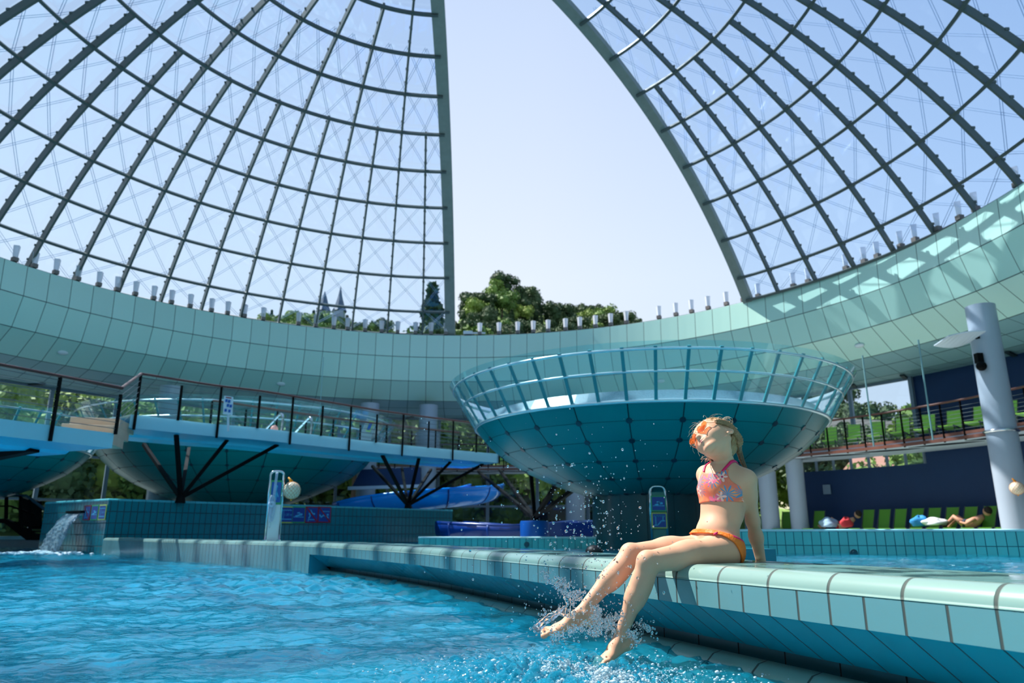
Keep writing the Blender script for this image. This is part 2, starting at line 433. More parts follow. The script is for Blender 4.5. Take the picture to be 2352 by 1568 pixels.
# floodlight at the gap corner
t = empty('floodlight', bpt(az_of(1075, 15.7, 9.3), 15.7, 9.3)); tag(t, 'white floodlight lying on the ring beam beside the left dome edge', 'lamp')
MB().box((0, 0, .08), (.42, .3, .14)).build('housing', M_white, t); MB().box((.5, 0, .08), (.6, .08, .07)).build('arm', M_white, t)
# oval emergency lamps on the beam
for u, lb in ((146, 'far left above the steps'), (646, 'left of the thin hanging cable'), (1517, 'seen through the big bowl glass'), (1972, 'right of the big bowl')):
    az = az_of(u, 16.3, 6.8); p = bpt(az, 16.35, 6.76); nrm = Vector((-math.cos(az)*.64, -math.sin(az)*.64, -.77))
    q = nrm.to_track_quat('Z', 'Y').to_matrix()
    tag(MB().sphere((0, 0, 0), .16, 16, (1.15, .6, .35), q).build('emergency_lamp', mat('lamp_white', (215, 225, 228), rough=.3), smooth=True), 'small white oval lamp on the ring beam panels, %s' % lb, 'lamp').location = p+nrm*.03

# ------------------------------------------------------------------ facade, balcony, walls, floor
def arc(r, a0, a1, n, z=0): return [bpt(a0+(a1-a0)*i/n, r if not callable(r) else r(a0+(a1-a0)*i/n), z) for i in range(n+1)]
M_mull = mat('mullion_grey', (120, 135, 150), rough=.4)
A_SOLID = az_of(2108, 19.4, 4.8)
wi = 1; da = R_(7.2); a = A_SOLID
first = None
while a < R_(176):
    a2 = a+da; lowsolid = a < az_of(1848, 19.4, 1.5)
    z0 = 3.5 if lowsolid else .3
    w = empty('window_%d' % wi, bpt((a+a2)/2, rf((a+a2)/2), z0)); struct(w); O = w.location
    p, q = bpt(a, rf(a), 0), bpt(a2, rf(a2), 0)
    mb = MB()
    for e in (p, q): mb.box((e.x, e.y, (z0+5.96)/2), (.13, .13, 5.96-z0), a)
    for z in ([z0, 5.9] if lowsolid else [z0, 1.7, 3.4, 5.9]): mb.bar((p.x, p.y, z), (q.x, q.y, z), .09, .09)
    mb.build('frame', M_mull, w, O)
    MB().add([(p.x, p.y, z0), (q.x, q.y, z0), (q.x, q.y, 5.96), (p.x, p.y, 5.96)], [(0, 1, 2, 3)]).build('pane', G_win, w, O)
    wi += 1; a = a2
# navy walls on the right
mb = MB(); sweep(mb, arc(19.3, R_(-60), A_SOLID, 30), [(0, 3.4), (0, 6.0), (-.3, 6.0), (-.3, 3.4)])
struct(mb.build('wall_right', M_navy), 'dark blue wall behind the upper balcony', 'wall')
A_L = az_of(1848, 19.4, 1.5)
mb = MB(); A_M = az_of(2130, 19.4, 2.8)
sweep(mb, arc(19.3, A_M, A_L, 14), [(0, .2), (0, 2.85), (-.3, 2.85), (-.3, .2)])
sweep(mb, arc(19.3, R_(-60), A_M, 24), [(0, .2), (0, 3.4), (-.3, 3.4), (-.3, .2)])
struct(mb.build('wall_lower', M_navy), 'dark blue wall behind the lower lounger row', 'wall')
w = empty('window_%d' % wi, bpt((A_M+A_L)/2, 19.4, 2.85)); struct(w); O = w.location; wi += 1
mb = MB(); P = arc(19.3, A_M, A_L, 7)
for p, q in zip(P, P[1:]): mb.add([(p.x, p.y, 2.85), (q.x, q.y, 2.85), (q.x, q.y, 3.4), (p.x, p.y, 3.4)], [(0, 1, 2, 3)])
mb.build('pane', G_win, w, O); mb = MB()
for p in P: mb.box((p.x, p.y, 3.12), (.08, .08, .55))
mb.build('frame', M_mull, w, O)
# wall behind the camera side of the hall
mb = MB(); sweep(mb, arc(22.5, R_(182), R_(300), 30), [(0, .2), (0, 6.0), (-.3, 6.0), (-.3, .2)])
struct(mb.build('wall_back', mat('back_wall', (120, 160, 165), rough=.6)), 'plain wall of the hall behind the pools', 'wall')
# floors
mb = MB(); Nf = 96
V = [bpt(2*PI*i/Nf, 40, .28) for i in range(Nf)]
pass
# balcony
A_B0, A_B1 = R_(-40), R_(118)
bal = empty('balcony', bpt(R_(30), 17, 3.3)); O = bal.location; tag(bal, 'curved upper balcony with a brown timber edge above the navy wall', 'balcony')
mb = MB(); sweep(mb, arc(17.0, A_B0, A_B1, 70), [(0, 3.22), (0, 3.42), (-2.1, 3.42), (-2.1, 3.22), (0, 3.22)]); mb.build('slab', mat('balcony_slab', (214, 224, 238), rough=.5), bal, O)
for z, h, n_ in ((3.42, .09, .03), (3.28, .1, .06)):
    mb = MB(); sweep(mb, arc(17.0-n_, A_B0, A_B1, 70), [(0, z-h/2), (0, z+h/2), (-.06, z+h/2), (-.06, z-h/2), (0, z-h/2)]); mb.build('timber_edge', mat('timber_brown', (112, 72, 60), rough=.35, noise=.25, nscale=2.5), bal, O)
# flat dark leaf shapes, colouring shaded gaps into the pale underside
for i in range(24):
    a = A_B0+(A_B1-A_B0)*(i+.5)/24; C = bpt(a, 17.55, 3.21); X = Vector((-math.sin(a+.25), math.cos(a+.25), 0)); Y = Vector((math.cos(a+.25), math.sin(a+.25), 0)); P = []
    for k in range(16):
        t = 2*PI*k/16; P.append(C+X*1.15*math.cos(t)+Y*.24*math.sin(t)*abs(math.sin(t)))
    MB().poly3(P, (0, 0, 1), .06).build('soffit_gap_shade', mat('gap_shade_dark', (26, 34, 46), rough=.6), bal, O)
# balcony railing
rl = empty('balcony_railing', bpt(R_(30), 17, 3.4)); O = rl.location; tag(rl, 'dark wire railing with a brown handrail along the upper balcony', 'railing')
MB().tube(arc(16.95, A_B0, A_B1, 110, 4.42), .035, 8).build('handrail', M_brown, rl, O)
npost = 66
for i in range(npost):
    a = A_B0+(A_B1-A_B0)*(i+.5)/npost; MB().bar(bpt(a, 16.97, 3.2), bpt(a, 16.97, 4.42), .035, .05).build('post', M_black, rl, O)
for k in range(7): MB().tube(arc(16.97, A_B0, A_B1, 90, 3.55+k*.115), .006, 4).build('wire', mat('wire_grey', (90, 100, 105), rough=.4, metal=.5), rl, O)

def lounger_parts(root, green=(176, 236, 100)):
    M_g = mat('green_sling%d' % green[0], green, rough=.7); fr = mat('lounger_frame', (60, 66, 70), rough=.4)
    # foot towards +y (local), back rest towards -y
    MB().box((0, .42, .32), (.5, 1.15, .03)).build('seat', M_g, root)
    Mx = Matrix.Rotation(R_(-62), 3, 'X'); b = MB(); b.box((0, -.36, .64), (.5, .76, .03), M=Matrix.Rotation(R_(-63), 3, 'X')); b.build('backrest', M_g, root)
    b = MB()
    for x in (-.27, .27): b.bar((x, -.55, .31), (x, 1.0, .31), .03, .05); b.bar((x, -.16, .33), (x, -.54, 1.0), .03, .03)
    b.build('frame', fr, root)
    for x, y in ((-.26, -.4), (.26, -.4), (-.26, .85), (.26, .85)): MB().bar((x, y, 0), (x, y, .31), .035).build('leg', fr, root)
proto = None; cnt = 0
for i in range(25):
    a = az_of(2300, 18.3, 3.8)-R_(4)+R_(2.9)*i
    if proto is None: proto = empty('sun_lounger'); lounger_parts(proto); o = proto
    else: o = copy_tree(proto)
    o.location = bpt(a, 18.1, 3.43); o.rotation_euler = (0, 0, a+PI/2+R_(24)); o.scale = (.85, 1, 1)
    tag(o, 'light green sun lounger on the upper balcony behind the wire railing', 'sun lounger', 'green loungers on the upper balcony')

# big round columns
def column(x, y, r, z0, z1, label, cap=False):
    t = empty('column', (x, y, z0)); tag(t, label, 'column'); O = t.location
    MB().lathe([(r, z0), (r, z1)], (x, y, 0), 40).build('shaft', M_column, t, O, smooth=True)
    if cap:
        MB().lathe([(r, z1-2.0), (r+.12, z1-1.9), (r+.12, z1-1.25), (r, z1-1.2)], (x, y, 0), 32).build('collar', mat('collar_grey', (150, 160, 170), rough=.4), t, O, smooth=True)
    return t
cr = column(12.75, 18.8, .36, .3, 6.45, 'thick white round column at the right side rising from floor to ring beam')
MB().lathe([(.37, 3.0), (.42, 3.02), (.42, 3.06), (.37, 3.08)], (12.75, 18.8, 0), 32).build('collar', M_chrome, cr, cr.location, smooth=True)
for u, r, lab in ((1320, 16.3, 'pale round column behind the bowl stem near the blue tub'), (980, 16.3, 'pale round column behind the fan of black struts'),
               (842, 16.3, 'white round column with grey collar behind the footbridge railing'), (372, 16.3, 'white round column behind the steps of the footbridge')):
    a = az_of(u, r, 3); p = bpt(a, r, 0); column(p.x, p.y, .42, .3, 6.1, lab, cap=True)
for u, r, lab in ((1767, 17.3, 'left white column under the balcony behind the girl'), (1833, 17.6, 'right white column under the balcony beside the navy wall')):
    a = az_of(u, r, 1.5); p = bpt(a, r, 0); column(p.x, p.y, 0.34 if u < 1800 else .32, .3, 3.2, lab)
# fittings on the right column
t = empty('wing_lamp', (12.3, 18.5, 5.5)); tag(t, 'white wing shaped uplighter fixed to the thick right column', 'lamp'); O = t.location
V = []; 
for i in range(9):
    x = -1.0*i/8; zz = .10*math.sin(PI*i/8); V += [(12.42+x, 18.25, 5.62-.14*(i/8)+zz*.4), (12.42+x, 18.95, 5.50-.10*(i/8)-zz)]
mb = MB(); mb.add(V, [(2*i, 2*i+1, 2*i+3, 2*i+2) for i in range(8)]); o = mb.build('reflector', M_white, t, O); sm = o.modifiers.new('thickness', 'SOLIDIFY'); sm.thickness = .03
MB().bar((12.38, 18.6, 5.55), (12.6, 18.7, 5.5), .1, .1).build('bracket', M_black, t, O)
MB().box((12.35, 18.6, 4.95), (.16, .16, .26)).sphere((12.33, 18.52, 4.72), .13, 12).build('spotlight', M_black, t, O)
def net_ball(c, r, label, name='net_ball'):
    t = empty(name, (c[0], c[1], c[2]-r)); tag(t, label, 'ball'); O = t.location
    MB().sphere(c, r, 32).build('ball', mat('ball_white', (226, 214, 190), rough=.35), t, O, smooth=True)
    mb = MB(); n = 14; C = Vector(c); rr = r*1.012
    for sg in (-1, 1):
        for i in range(n):
            P = []
            for k in range(17):
                ph = PI*(.05+.9*k/16); a = 2*PI*i/n+sg*k*.16; P.append(C+Vector((math.sin(ph)*math.cos(a), math.sin(ph)*math.sin(a), math.cos(ph)))*rr)
            mb.tube(P, r*.014, 4, cap=False)
    mb.build('net', mat('net_brown', (200, 130, 70), rough=.7), t, O)
    MB().tube([C+Vector((-.1*r, 0, r)), C+Vector((-.3*r, 0, r*1.25)), C+Vector((-.5*r, 0, r*1.5))], [r*.22, r*.13, r*.08], 8).sphere(C-Vector((0, 0, r*1.06)), r*.12, 8).build('tassel', mat('net_orange', (236, 150, 20), rough=.6), t, O, smooth=True)
    return t
net_ball((12.45, 18.15, 1.55), .16, 'beige ball in a net hanging on the thick right column')
# folded notice on the navy lower wall
a = az_of(1905, 19.3, 1.7); p = bpt(a, 19.2, 0)
MB().box((p.x, p.y, 2.12), (.05, .3, .36), a).build('wall_notice', mat('notice_grey', (120, 140, 160), rough=.5)); tag(bpy.data.objects['wall_notice'], 'small pale square notice on the lower navy wall', 'sign')
# lower lounger row
proto = None
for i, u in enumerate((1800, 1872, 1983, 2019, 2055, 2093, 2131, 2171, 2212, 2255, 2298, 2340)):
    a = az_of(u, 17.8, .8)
    if proto is None: proto = empty('sun_lounger'); lounger_parts(proto, (84, 140, 40)); o = proto  # darker sling green builds this row's shade into the colour
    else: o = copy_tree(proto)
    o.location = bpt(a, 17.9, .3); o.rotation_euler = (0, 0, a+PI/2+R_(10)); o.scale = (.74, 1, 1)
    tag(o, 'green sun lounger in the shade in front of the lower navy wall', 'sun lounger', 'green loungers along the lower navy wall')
def blob(name, c, sc, m, label, cat, seed=0, group=None):
    rnd = random.Random(seed); mb = MB(); n = 22; mm = 11
    for i in range(mm+1):
        t = PI*i/mm
        for k in range(n):
            a = 2*PI*k/n; q = 1+.16*math.sin(3*a+seed)+.12*math.sin(5*t+2*a+seed*2)
            mb.v.append((c[0]+sc[0]*q*math.sin(t)*math.cos(a), c[1]+sc[1]*q*math.sin(t)*math.sin(a), c[2]+sc[2]*max(-.6, q*math.cos(t))))
    for i in range(mm):
        for k in range(n): mb.f.append((i*n+k, (i+1)*n+k, (i+1)*n+(k+1) % n, i*n+(k+1) % n)); mb.uv.append(None); mb.mi.append(0)
    o = mb.build(name, m, smooth=True); return tag(o, label, cat, group)
for u, c_, nm, lb, ct, sc in ((2115, (40, 130, 190), 'towel', 'bright blue towel heaped on a lower green lounger', 'towel', (.28, .3, .2)),
                          (2150, (215, 220, 225), 'towel', 'white towel draped over a lower green lounger', 'towel', (.36, .3, .14)),
                          (1945, (190, 50, 60), 'beach_bag', 'red beach bag beside the lower green loungers', 'bag', (.2, .2, .2)),
                          (1905, (150, 180, 205), 'towel', 'pale blue patterned towel on a lower green lounger', 'towel', (.3, .3, .2))):
    a = az_of(u, 17.5, .8); p = bpt(a, 17.45, .80); blob(nm, p, sc, mat(nm+str(u), c_, rough=.8), lb, ct, u)
def far_person(u, r, z, lab, lying=True, shirt=(30, 30, 40), skin=(200, 150, 120), hair=(40, 28, 20)):
    a = az_of(u, r, z+.3); root = empty('person', bpt(a, r, z), a); tag(root, lab, 'person')
    mb = MB()
    if lying:
        mb.tube([(0, -.55, .52), (0, -.3, .38), (0, .0, .28), (0, .1, .3)], [.07, .15, .15, .14], 12)
        for x in (-.09, .09): mb.tube([(x, .05, .28), (x, .35, .52), (x*1.2, .72, .22), (x*1.2, .8, .3)], [.09, .075, .05, .035], 10)
        for x in (-.2, .2): mb.tube([(x*.8, -.4, .45), (x*1.3, -.15, .3), (x, .08, .36)], [.055, .045, .03], 8)
        mb.sphere((0, -.7, .66), .11, 14, (1, 1.1, 1.2)); mb.build('body', mat('far_skin%d' % skin[0], skin, rough=.6), root, smooth=True)
        MB().sphere((0, -.73, .69), .118, 14, (1, 1, 1.1)).build('hair', mat('far_hair%d' % hair[0], hair, rough=.8), root, smooth=True)
        MB().tube([(0, -.02, .28), (0, .1, .3)], [.165, .16], 12).build('swimwear', mat('far_cloth%d' % shirt[0], shirt, rough=.8), root, smooth=True)
    return root
far_person(1930, 17.9, .45, 'person in red swimwear lying below the wall notice', shirt=(170, 40, 50))
far_person(2222, 17.9, .45, 'person lying on a lower lounger left of the thick column', shirt=(30, 40, 60), skin=(180, 130, 105))
# ================================================================== pools
WZ = 0.035; UZ = 0.20
def FP(t, n=0): return Vector((-.055+.394*t-.919*n, 4.4485-.919*t-.394*n, 0))
near_t = 4.655
deck_path = [FP(near_t-.245*i) for i in range(0, 27)]           # straight run, joints every 0.245 m
tail = catmull([FP(near_t-.245*26), (-1.55, 7.55, 0), (-2.42, 9.0, 0), (-3.5, 10.35, 0), (-5.5, 12.4, 0), (-9.0, 16.5, 0)], 10)[1:]
tail = path_resample([deck_path[-1]]+tail, .3)[1:]
deck_path += tail
iu = min(range(len(deck_path)), key=lambda i: (deck_path[i]-Vector((-2.42, 9.0, 0))).length)
M_face = tile('coping_face_tile', (88, 132, 138), .1225, .30, .008, grout=(52, 62, 60), rough=.16, var=.05, offy=.09)
M_nose = tile('coping_nose_tile', (122, 150, 143), .245, .0, .010, grout=(60, 70, 66), rough=.22, var=.025, coat=.2)
M_deck = tile('deck_tile', (84, 124, 122), .245, .245, .007, grout=(56, 66, 62), rough=.3, var=.06, wet=1)
M_under = tile('undercut_tile', (16, 134, 148), .1225, .0, .005, grout=(18, 40, 46), rough=.2, var=.05)
M_gut = tile('gutter_tile', (20, 84, 96), .245, .0, .007, grout=(8, 16, 18), rough=.3)
cop = empty('pool_deck', (0, 4, 0)); O = cop.location; cop['kind'] = 'structure'; cop['label'] = 'turquoise tiled pool deck with rounded pale coping edge'
nose = [(-.055+.055*math.sin(a), .385-.055+.055*math.cos(a)) for a in [R_(x) for x in range(0, 91, 10)]]
nose = [(-.075, .385)]+nose+[(0, .332)]
mb = MB(); sweep(mb, deck_path, nose); mb.build('coping_nose', M_nose, cop, O, smooth=True)
mb = MB(); sweep(mb, deck_path, [(-.003, .333), (-.003, .329)]); mb.build('joint', mat('joint_dark', (40, 52, 50), rough=.8), cop, O)
mb = MB(); sweep(mb, deck_path, [(-.80, -.45), (-.80, .30), (-.50, .30), (-.50, .385), (-.075, .385)]); mb.build('deck_top', M_deck, cop, O)
mb = MB(); sweep(mb, deck_path[:iu+1], [(0, .3285), (0, .245)]); sweep(mb, deck_path[iu:], [(0, .3285), (0, -1.3)], uvt=[0, .23]); mb.build('face', M_face, cop, O)
mb = MB(); sweep(mb, deck_path[:iu+1], [(-.001, .245), (-.20, .105)]); o = mb.build('undercut', M_under, cop, O)
# slanting joints of the undercut: shear the along coordinate with depth under the edge
ul = o.data.uv_layers[0].data
mb = MB(); sweep(mb, deck_path[:iu+1], [(-.20, .105), (-.27, .10), (-.27, -.1)]); mb.build('gutter', M_gut, cop, O)
e = deck_path[iu]; d_ = (deck_path[iu]-deck_path[iu-1]).normalized(); n_ = Vector((-d_.y, d_.x, 0))
mb = MB(); q = [e+Vector((0, 0, .245)), e+n_*-.27+Vector((0, 0, .06)), e+n_*-.27+Vector((0, 0, -1.3)), e+Vector((0, 0, -1.3))]; mb.add(q, [(0, 1, 2, 3)]); mb.build('end_face', mat('end_tile', (40, 140, 160), rough=.3), cop, O)
rim_prof = [(-.24, -.1), (-.235, .045), (-.22, .062), (-.19, .068), (-.15, .06), (-.12, .035), (-.11, -.01), (-.11, -1.3)]
mb = MB(); sweep(mb, deck_path[:iu+1], rim_prof); mb.build('overflow_rim', M_nose, cop, O, smooth=True)
# pool floor + main water
M_pf = tile('pool_floor_tile', (24, 148, 196), .25, .25, .008, grout=(40, 130, 165), rough=.4, var=.04, bump=0)
fl = MB(); fl.add([(-34, -2, -1.1), (6, -2, -1.1), (6, 26, -1.1), (-34, 26, -1.1)], [(0, 1, 2, 3)], [[(-34, -2), (6, -2), (6, 26), (-34, 26)]])
FLR = fl.build('floor_pool', M_pf); struct(FLR, 'light blue tiled floor of the front pool')
outer = [p+Vector((0, 0, 0)) for p in deck_path]
def inside_pool(X, Y):
    """true where (X,Y) lies on the water side of the deck path (numpy)"""
    poly = []
    for i, p in enumerate(deck_path):
        d0 = (deck_path[min(i+1, len(deck_path)-1)]-deck_path[max(i-1, 0)]).normalized(); nn = Vector((-d0.y, d0.x, 0))
        poly.append(p+nn*(-.16 if i <= iu else -.02))
    poly = [(p.x, p.y) for p in poly]+[(-11.3, 18.3), (-12, 24), (-34, 24), (-34, -3), (1.9, -3)]
    ins = np.zeros(X.shape, bool); n = len(poly); j = n-1
    for i in range(n):
        xi, yi = poly[i]; xj, yj = poly[j]
        c = ((yi > Y) != (yj > Y)) & (X < (xj-xi)*(Y-yi)/(yj-yi+1e-12)+xi); ins ^= c; j = i
    return ins
rng = np.random.default_rng(5); WAMP = 0.62
def waves(X, Y, amp=1.0, lam0=.12, lam1=1.6, n=46, seed=3, minlam=None):
    r = np.random.default_rng(seed); H = np.zeros_like(X)
    for i in range(n):
        lam = lam0*(lam1/lam0)**(i/(n-1)); th = r.uniform(0, 2*PI); th = th if r.random() < .25 else r.normal(1.2, .75)
        k = 2*PI/lam; ph = r.uniform(0, 2*PI); a = .0062*lam**.88*amp
        w = 1.0 if minlam is None else np.clip((lam/minlam-1.6)/2, 0, 1)
        wx = .35*lam*np.sin((X*np.sin(th*1.7)+Y*np.cos(th*2.3))*k*.31+ph*2)
        p = (X*np.cos(th)+Y*np.sin(th)+wx)*k+ph
        H += w*a*WAMP*(np.exp(np.sin(p)-1)*2.0-.9)
    return H
def grid_water(name, ys, cs, xoff, z, inside, m, amp, extra=None, parent=None):
    Y, C = np.meshgrid(ys, cs, indexing='ij'); X = C*np.maximum(Y, 1.5)+xoff
    cell = np.maximum(np.gradient(ys)[:, None]*np.ones_like(X), .004)
    H = waves(X, Y, amp, .055, .95, 60, minlam=cell)
    if extra is not None: H = H+extra(X, Y)
    ny, nx = X.shape; V = np.stack([X, Y, z+H], -1).reshape(-1, 3)
    idx = np.arange(ny*nx).reshape(ny, nx)
    F = np.stack([idx[:-1, :-1], idx[:-1, 1:], idx[1:, 1:], idx[1:, :-1]], -1).reshape(-1, 4)
    cx = (X[:-1, :-1]+X[1:, 1:])/2; cy = (Y[:-1, :-1]+Y[1:, 1:])/2; F = F[inside(cx, cy).reshape(-1)]
    used = np.unique(F); remap = -np.ones(ny*nx, int); remap[used] = np.arange(len(used)); V = V[used]; F = remap[F]
    me = bpy.data.meshes.new(name); me.vertices.add(len(V)); me.vertices.foreach_set('co', V.astype(np.float32).ravel())
    me.loops.add(len(F)*4); me.loops.foreach_set('vertex_index', F.astype(np.int32).ravel())
    me.polygons.add(len(F)); me.polygons.foreach_set('loop_start', np.arange(0, len(F)*4, 4, dtype=np.int32)); me.polygons.foreach_set('loop_total', np.full(len(F), 4, np.int32))
    me.update(calc_edges=True); me.validate(); me.shade_smooth(); me.materials.append(m)
    o = bpy.data.objects.new(name, me); COL.objects.link(o); return o
def water_mat(name, tint, body, share=.45):
    """clear refracting water with a diffuse blue share painting in the brightness of sunlit floor and caustics"""
    m = bpy.data.materials.new(name); m.use_nodes = True; N = m.node_tree; b = N.nodes['Principled BSDF']; L = N.links.new
    b.inputs['Base Color'].default_value = tint+(1,); b.inputs['Roughness'].default_value = .0; b.inputs['Transmission Weight'].default_value = 1; b.inputs['IOR'].default_value = 1.33
    d = N.nodes.new('ShaderNodeBsdfPrincipled'); d.inputs['Base Color'].default_value = body+(1,); d.inputs['Roughness'].default_value = .04; d.inputs['IOR'].default_value = 1.33  # diffuse blue stands in for light coming back from the pool floor
    x = N.nodes.new('ShaderNodeMixShader'); x.inputs[0].default_value = share; L(b.outputs[0], x.inputs[1]); L(d.outputs[0], x.inputs[2]); L(x.outputs[0], N.nodes['Material Output'].inputs[0])
    t = N.nodes.new('ShaderNodeTexCoord'); n = N.nodes.new('ShaderNodeTexNoise'); n.inputs['Scale'].default_value = 26; n.inputs['Detail'].default_value = 3; mp = N.nodes.new('ShaderNodeMapping'); mp.inputs['Scale'].default_value = (.6, 1, 1); L(t.outputs['Object'], mp.inputs[0]); L(mp.outputs[0], n.inputs['Vector'])
    bp = N.nodes.new('ShaderNodeBump'); bp.inputs['Strength'].default_value = .5; bp.inputs['Distance'].default_value = .012; L(n.outputs['Fac'], bp.inputs['Height'])
    for q in (b, d): L(bp.outputs[0], q.inputs['Normal'])
    return m
M_water = water_mat('pool_water', (.18, .72, .91), (0.0, .25, .40), .24)
CAUST = True
SPL = Vector((.13, 2.62, 0))     # where the feet churn the water
def splash_h(X, Y):
    d = np.hypot(X-.20, Y-2.62); r = np.random.default_rng(9); H = np.zeros_like(X)
    env = np.exp(-(d/.42)**2)
    for i in range(60):
        lam = r.uniform(.02, .09); th = r.uniform(0, 2*PI); H += .0026*(lam/.05)*np.sin((X*np.cos(th)+Y*np.sin(th))*2*PI/lam+r.uniform(0, 6))
    H *= env
    H += .010*np.sin(d*2*PI/.17)*np.exp(-d/.5)
    # foamy agitation around the bubbling jets further back
    d2 = np.hypot((X+1.6)/1.8, (Y-7.2)/2.0); e2 = np.exp(-d2**2); H2 = np.zeros_like(X)
    for i in range(24):
        lam = r.uniform(.1, .3); th = r.uniform(0, 2*PI); H2 += .004*(lam/.2)*np.sin((X*np.cos(th)+Y*np.sin(th))*2*PI/lam+r.uniform(0, 6))
    return H+H2*e2
ys = [1.3]
while ys[-1] < 24: ys.append(ys[-1]+max(.009, ys[-1]*.0042))
WATER = grid_water('pool_water', np.array(ys), np.linspace(-.86, .80, 760), 0, WZ, inside_pool, M_water, 1.0, splash_h)
tag(WATER, 'rippling bright blue water of the front pool', 'water', kind='structure')
# upper pool behind the deck
M_upf = tile('upper_pool_tile', (96, 205, 222), .25, .25, .008, grout=(70, 150, 165), rough=.4, bump=0)
struct(MB().add([(-12, -2, -.45), (22, -2, -.45), (22, 24, -.45), (-12, 24, -.45)], [(0, 1, 2, 3)], [[(-12, -2), (22, -2), (22, 24), (-12, 24)]]).build('floor_upper_pool', M_upf), 'pale tiled floor of the upper pool')
def inside_up(X, Y):
    poly = []
    for i, p in enumerate(deck_path):
        d0 = (deck_path[min(i+1, len(deck_path)-1)]-deck_path[max(i-1, 0)]).normalized(); nn = Vector((-d0.y, d0.x, 0)); poly.append(p-nn*.78)
    poly = [(p.x, p.y) for p in poly]+[(-9, 17), (-2, 24), (22, 24), (22, -2), (2.5, -2)]
    ins = np.zeros(X.shape, bool); n = len(poly); j = n-1
    for i in range(n):
        xi, yi = poly[i]; xj, yj = poly[j]
        c = ((yi > Y) != (yj > Y)) & (X < (xj-xi)*(Y-yi)/(yj-yi+1e-12)+xi); ins ^= c; j = i
    return ins
ys = [1.3]
while ys[-1] < 23: ys.append(ys[-1]+max(.02, ys[-1]*.009))
W2 = grid_water('upper_pool_water', np.array(ys), np.linspace(-.6, 1.0, 330), 0, UZ, inside_up, M_water, .8)
tag(W2, 'pale turquoise water of the upper pool behind the deck', 'water', kind='structure')
# far walls of the upper pool
M_t2 = tile('pool_wall_tile', (88, 190, 186), .122, .2, .010, grout=(38, 96, 104), rough=.2, var=.06)
M_cap = mat('wall_cap', (190, 226, 226), rough=.3)
def low_wall(name, path, zt, zb, th, label, m=M_t2, rot=.03):
    mb = MB(); sweep(mb, path, [(0, zt-.03), (0, zb)]); mb.cur = 1
    sweep(mb, path, [(-th, zt-.2), (-th, zt), (-.01, zt), (.012, zt-.012), (.012, zt-.032), (0, zt-.034)]); return struct(mb.build(name, [m, M_cap]), label, 'wall')
low_wall('wall_pool_right', path_resample([(16.5, 6.5), (9.2, 8.9), (5.6, 10.6), (3.3, 11.3)], .61), .545, -.5, .35, 'low tiled far wall of the upper pool on the right')
low_wall('wall_pool_far', path_resample([(4.6, 14.2), (1.0, 14.9), (-1.9, 15.2)], .61), .415, -.5, .35, 'low tiled far wall of the upper pool in the middle')
for (u, v, Y) in ((1210, 1250, 14.93), (1962, 1270, 10.68)):
    p = at(u, v, Y); tag(MB().lathe([(1e-3, -.03), (.055, -.03), (.055, .0), (.03, .0), (.03, .02), (1e-3, .02)], n=20, M=Matrix.Rotation(R_(90), 3, 'X')).build('water_jet', mat('jet_grey', (50, 80, 90), rough=.4)), 'small round nozzle in the low tiled wall, %s' % ('left one near the blue tub' if u < 1500 else 'right one below the dark blue wall'), 'nozzle').location = p
# teal step block behind the girl's back
MB().box((.0, 0, 0), (.55, .5, .22)).build('step_block', mat('teal_block', (10, 120, 135), rough=.3)); o = bpy.data.objects['step_block']; o.location = at(1705, 1284, 8.0); tag(o, 'teal block in the upper pool behind the girl', 'step')
# tall tiled wall on the left
M_t3 = tile('tall_wall_tile', (16, 118, 128), .15, .25, .016, grout=(10, 58, 66), rough=.18, var=.05, offy=0)
mb = MB(); pth = path_resample([(-2.0, 25.0), (-9.0, 16.5), (-11.6, 18.4)], .6)
sweep(mb, pth, [(0, 1.20), (0, -1.3)]); mb.cur = 1; sweep(mb, pth, [(-1.2, .2), (-1.2, 1.23), (-.02, 1.23), (.01, 1.21), (.01, 1.18), (0, 1.18)]); mb.cur = 0
mb.add([(-11.6, 18.4, -1.3), (-11.6, 18.4, 1.22), (-10.9, 19.35, 1.22), (-10.9, 19.35, -1.3)], [(0, 1, 2, 3)])
mb.add([(-2.0, 25.0, -1.3), (-2.0, 25.0, 1.2), (-2.9, 25.8, 1.2), (-2.9, 25.8, -1.3)], [(0, 3, 2, 1)], [[(0, 0), (1.2, 0), (1.2, 2.5), (0, 2.5)]])
struct(mb.build('wall_left', [M_t3, tile('tall_wall_cap', (70, 170, 178), .3, 0, .01, grout=(30, 90, 95), rough=.3)]), 'tall turquoise tiled wall with safety signs', 'wall')
# far shore of the front pool and general hall floor
fmb = MB()
def hall_floor():
    pts = [bpt(R_(a), rf(R_(min(a, 216)))+.1, .29) for a in range(-60, 244, 4)]
    return pts
fmb.add([(-34, 24.0, .29), (-34, 44, .29), (26, 44, .29), (26, -8, .29), (16.6, -8, .29), (16.6, 6.6, .29), (9.2, 9.2, .29), (5.6, 10.9, .29), (4.0, 14.5, .29), (-1.9, 15.5, .29), (-2.1, 25.2, .29), (-10.9, 19.35, .29), (-12, 24.0, .29)],
        [tuple(range(13))]).add([(-34, 24, .29), (-12, 24, .29), (-12, 24, -1.2), (-34, 24, -1.2)], [(0, 1, 2, 3)])
struct(fmb.build('floor', mat('hall_floor_plain', (150, 160, 158), rough=.35, noise=.06)), 'pale hall floor', 'floor')
MB().box((-21, 24.1, .33), (20, .4, .10)).build('trim_2', M_cap)['kind'] = 'structure'

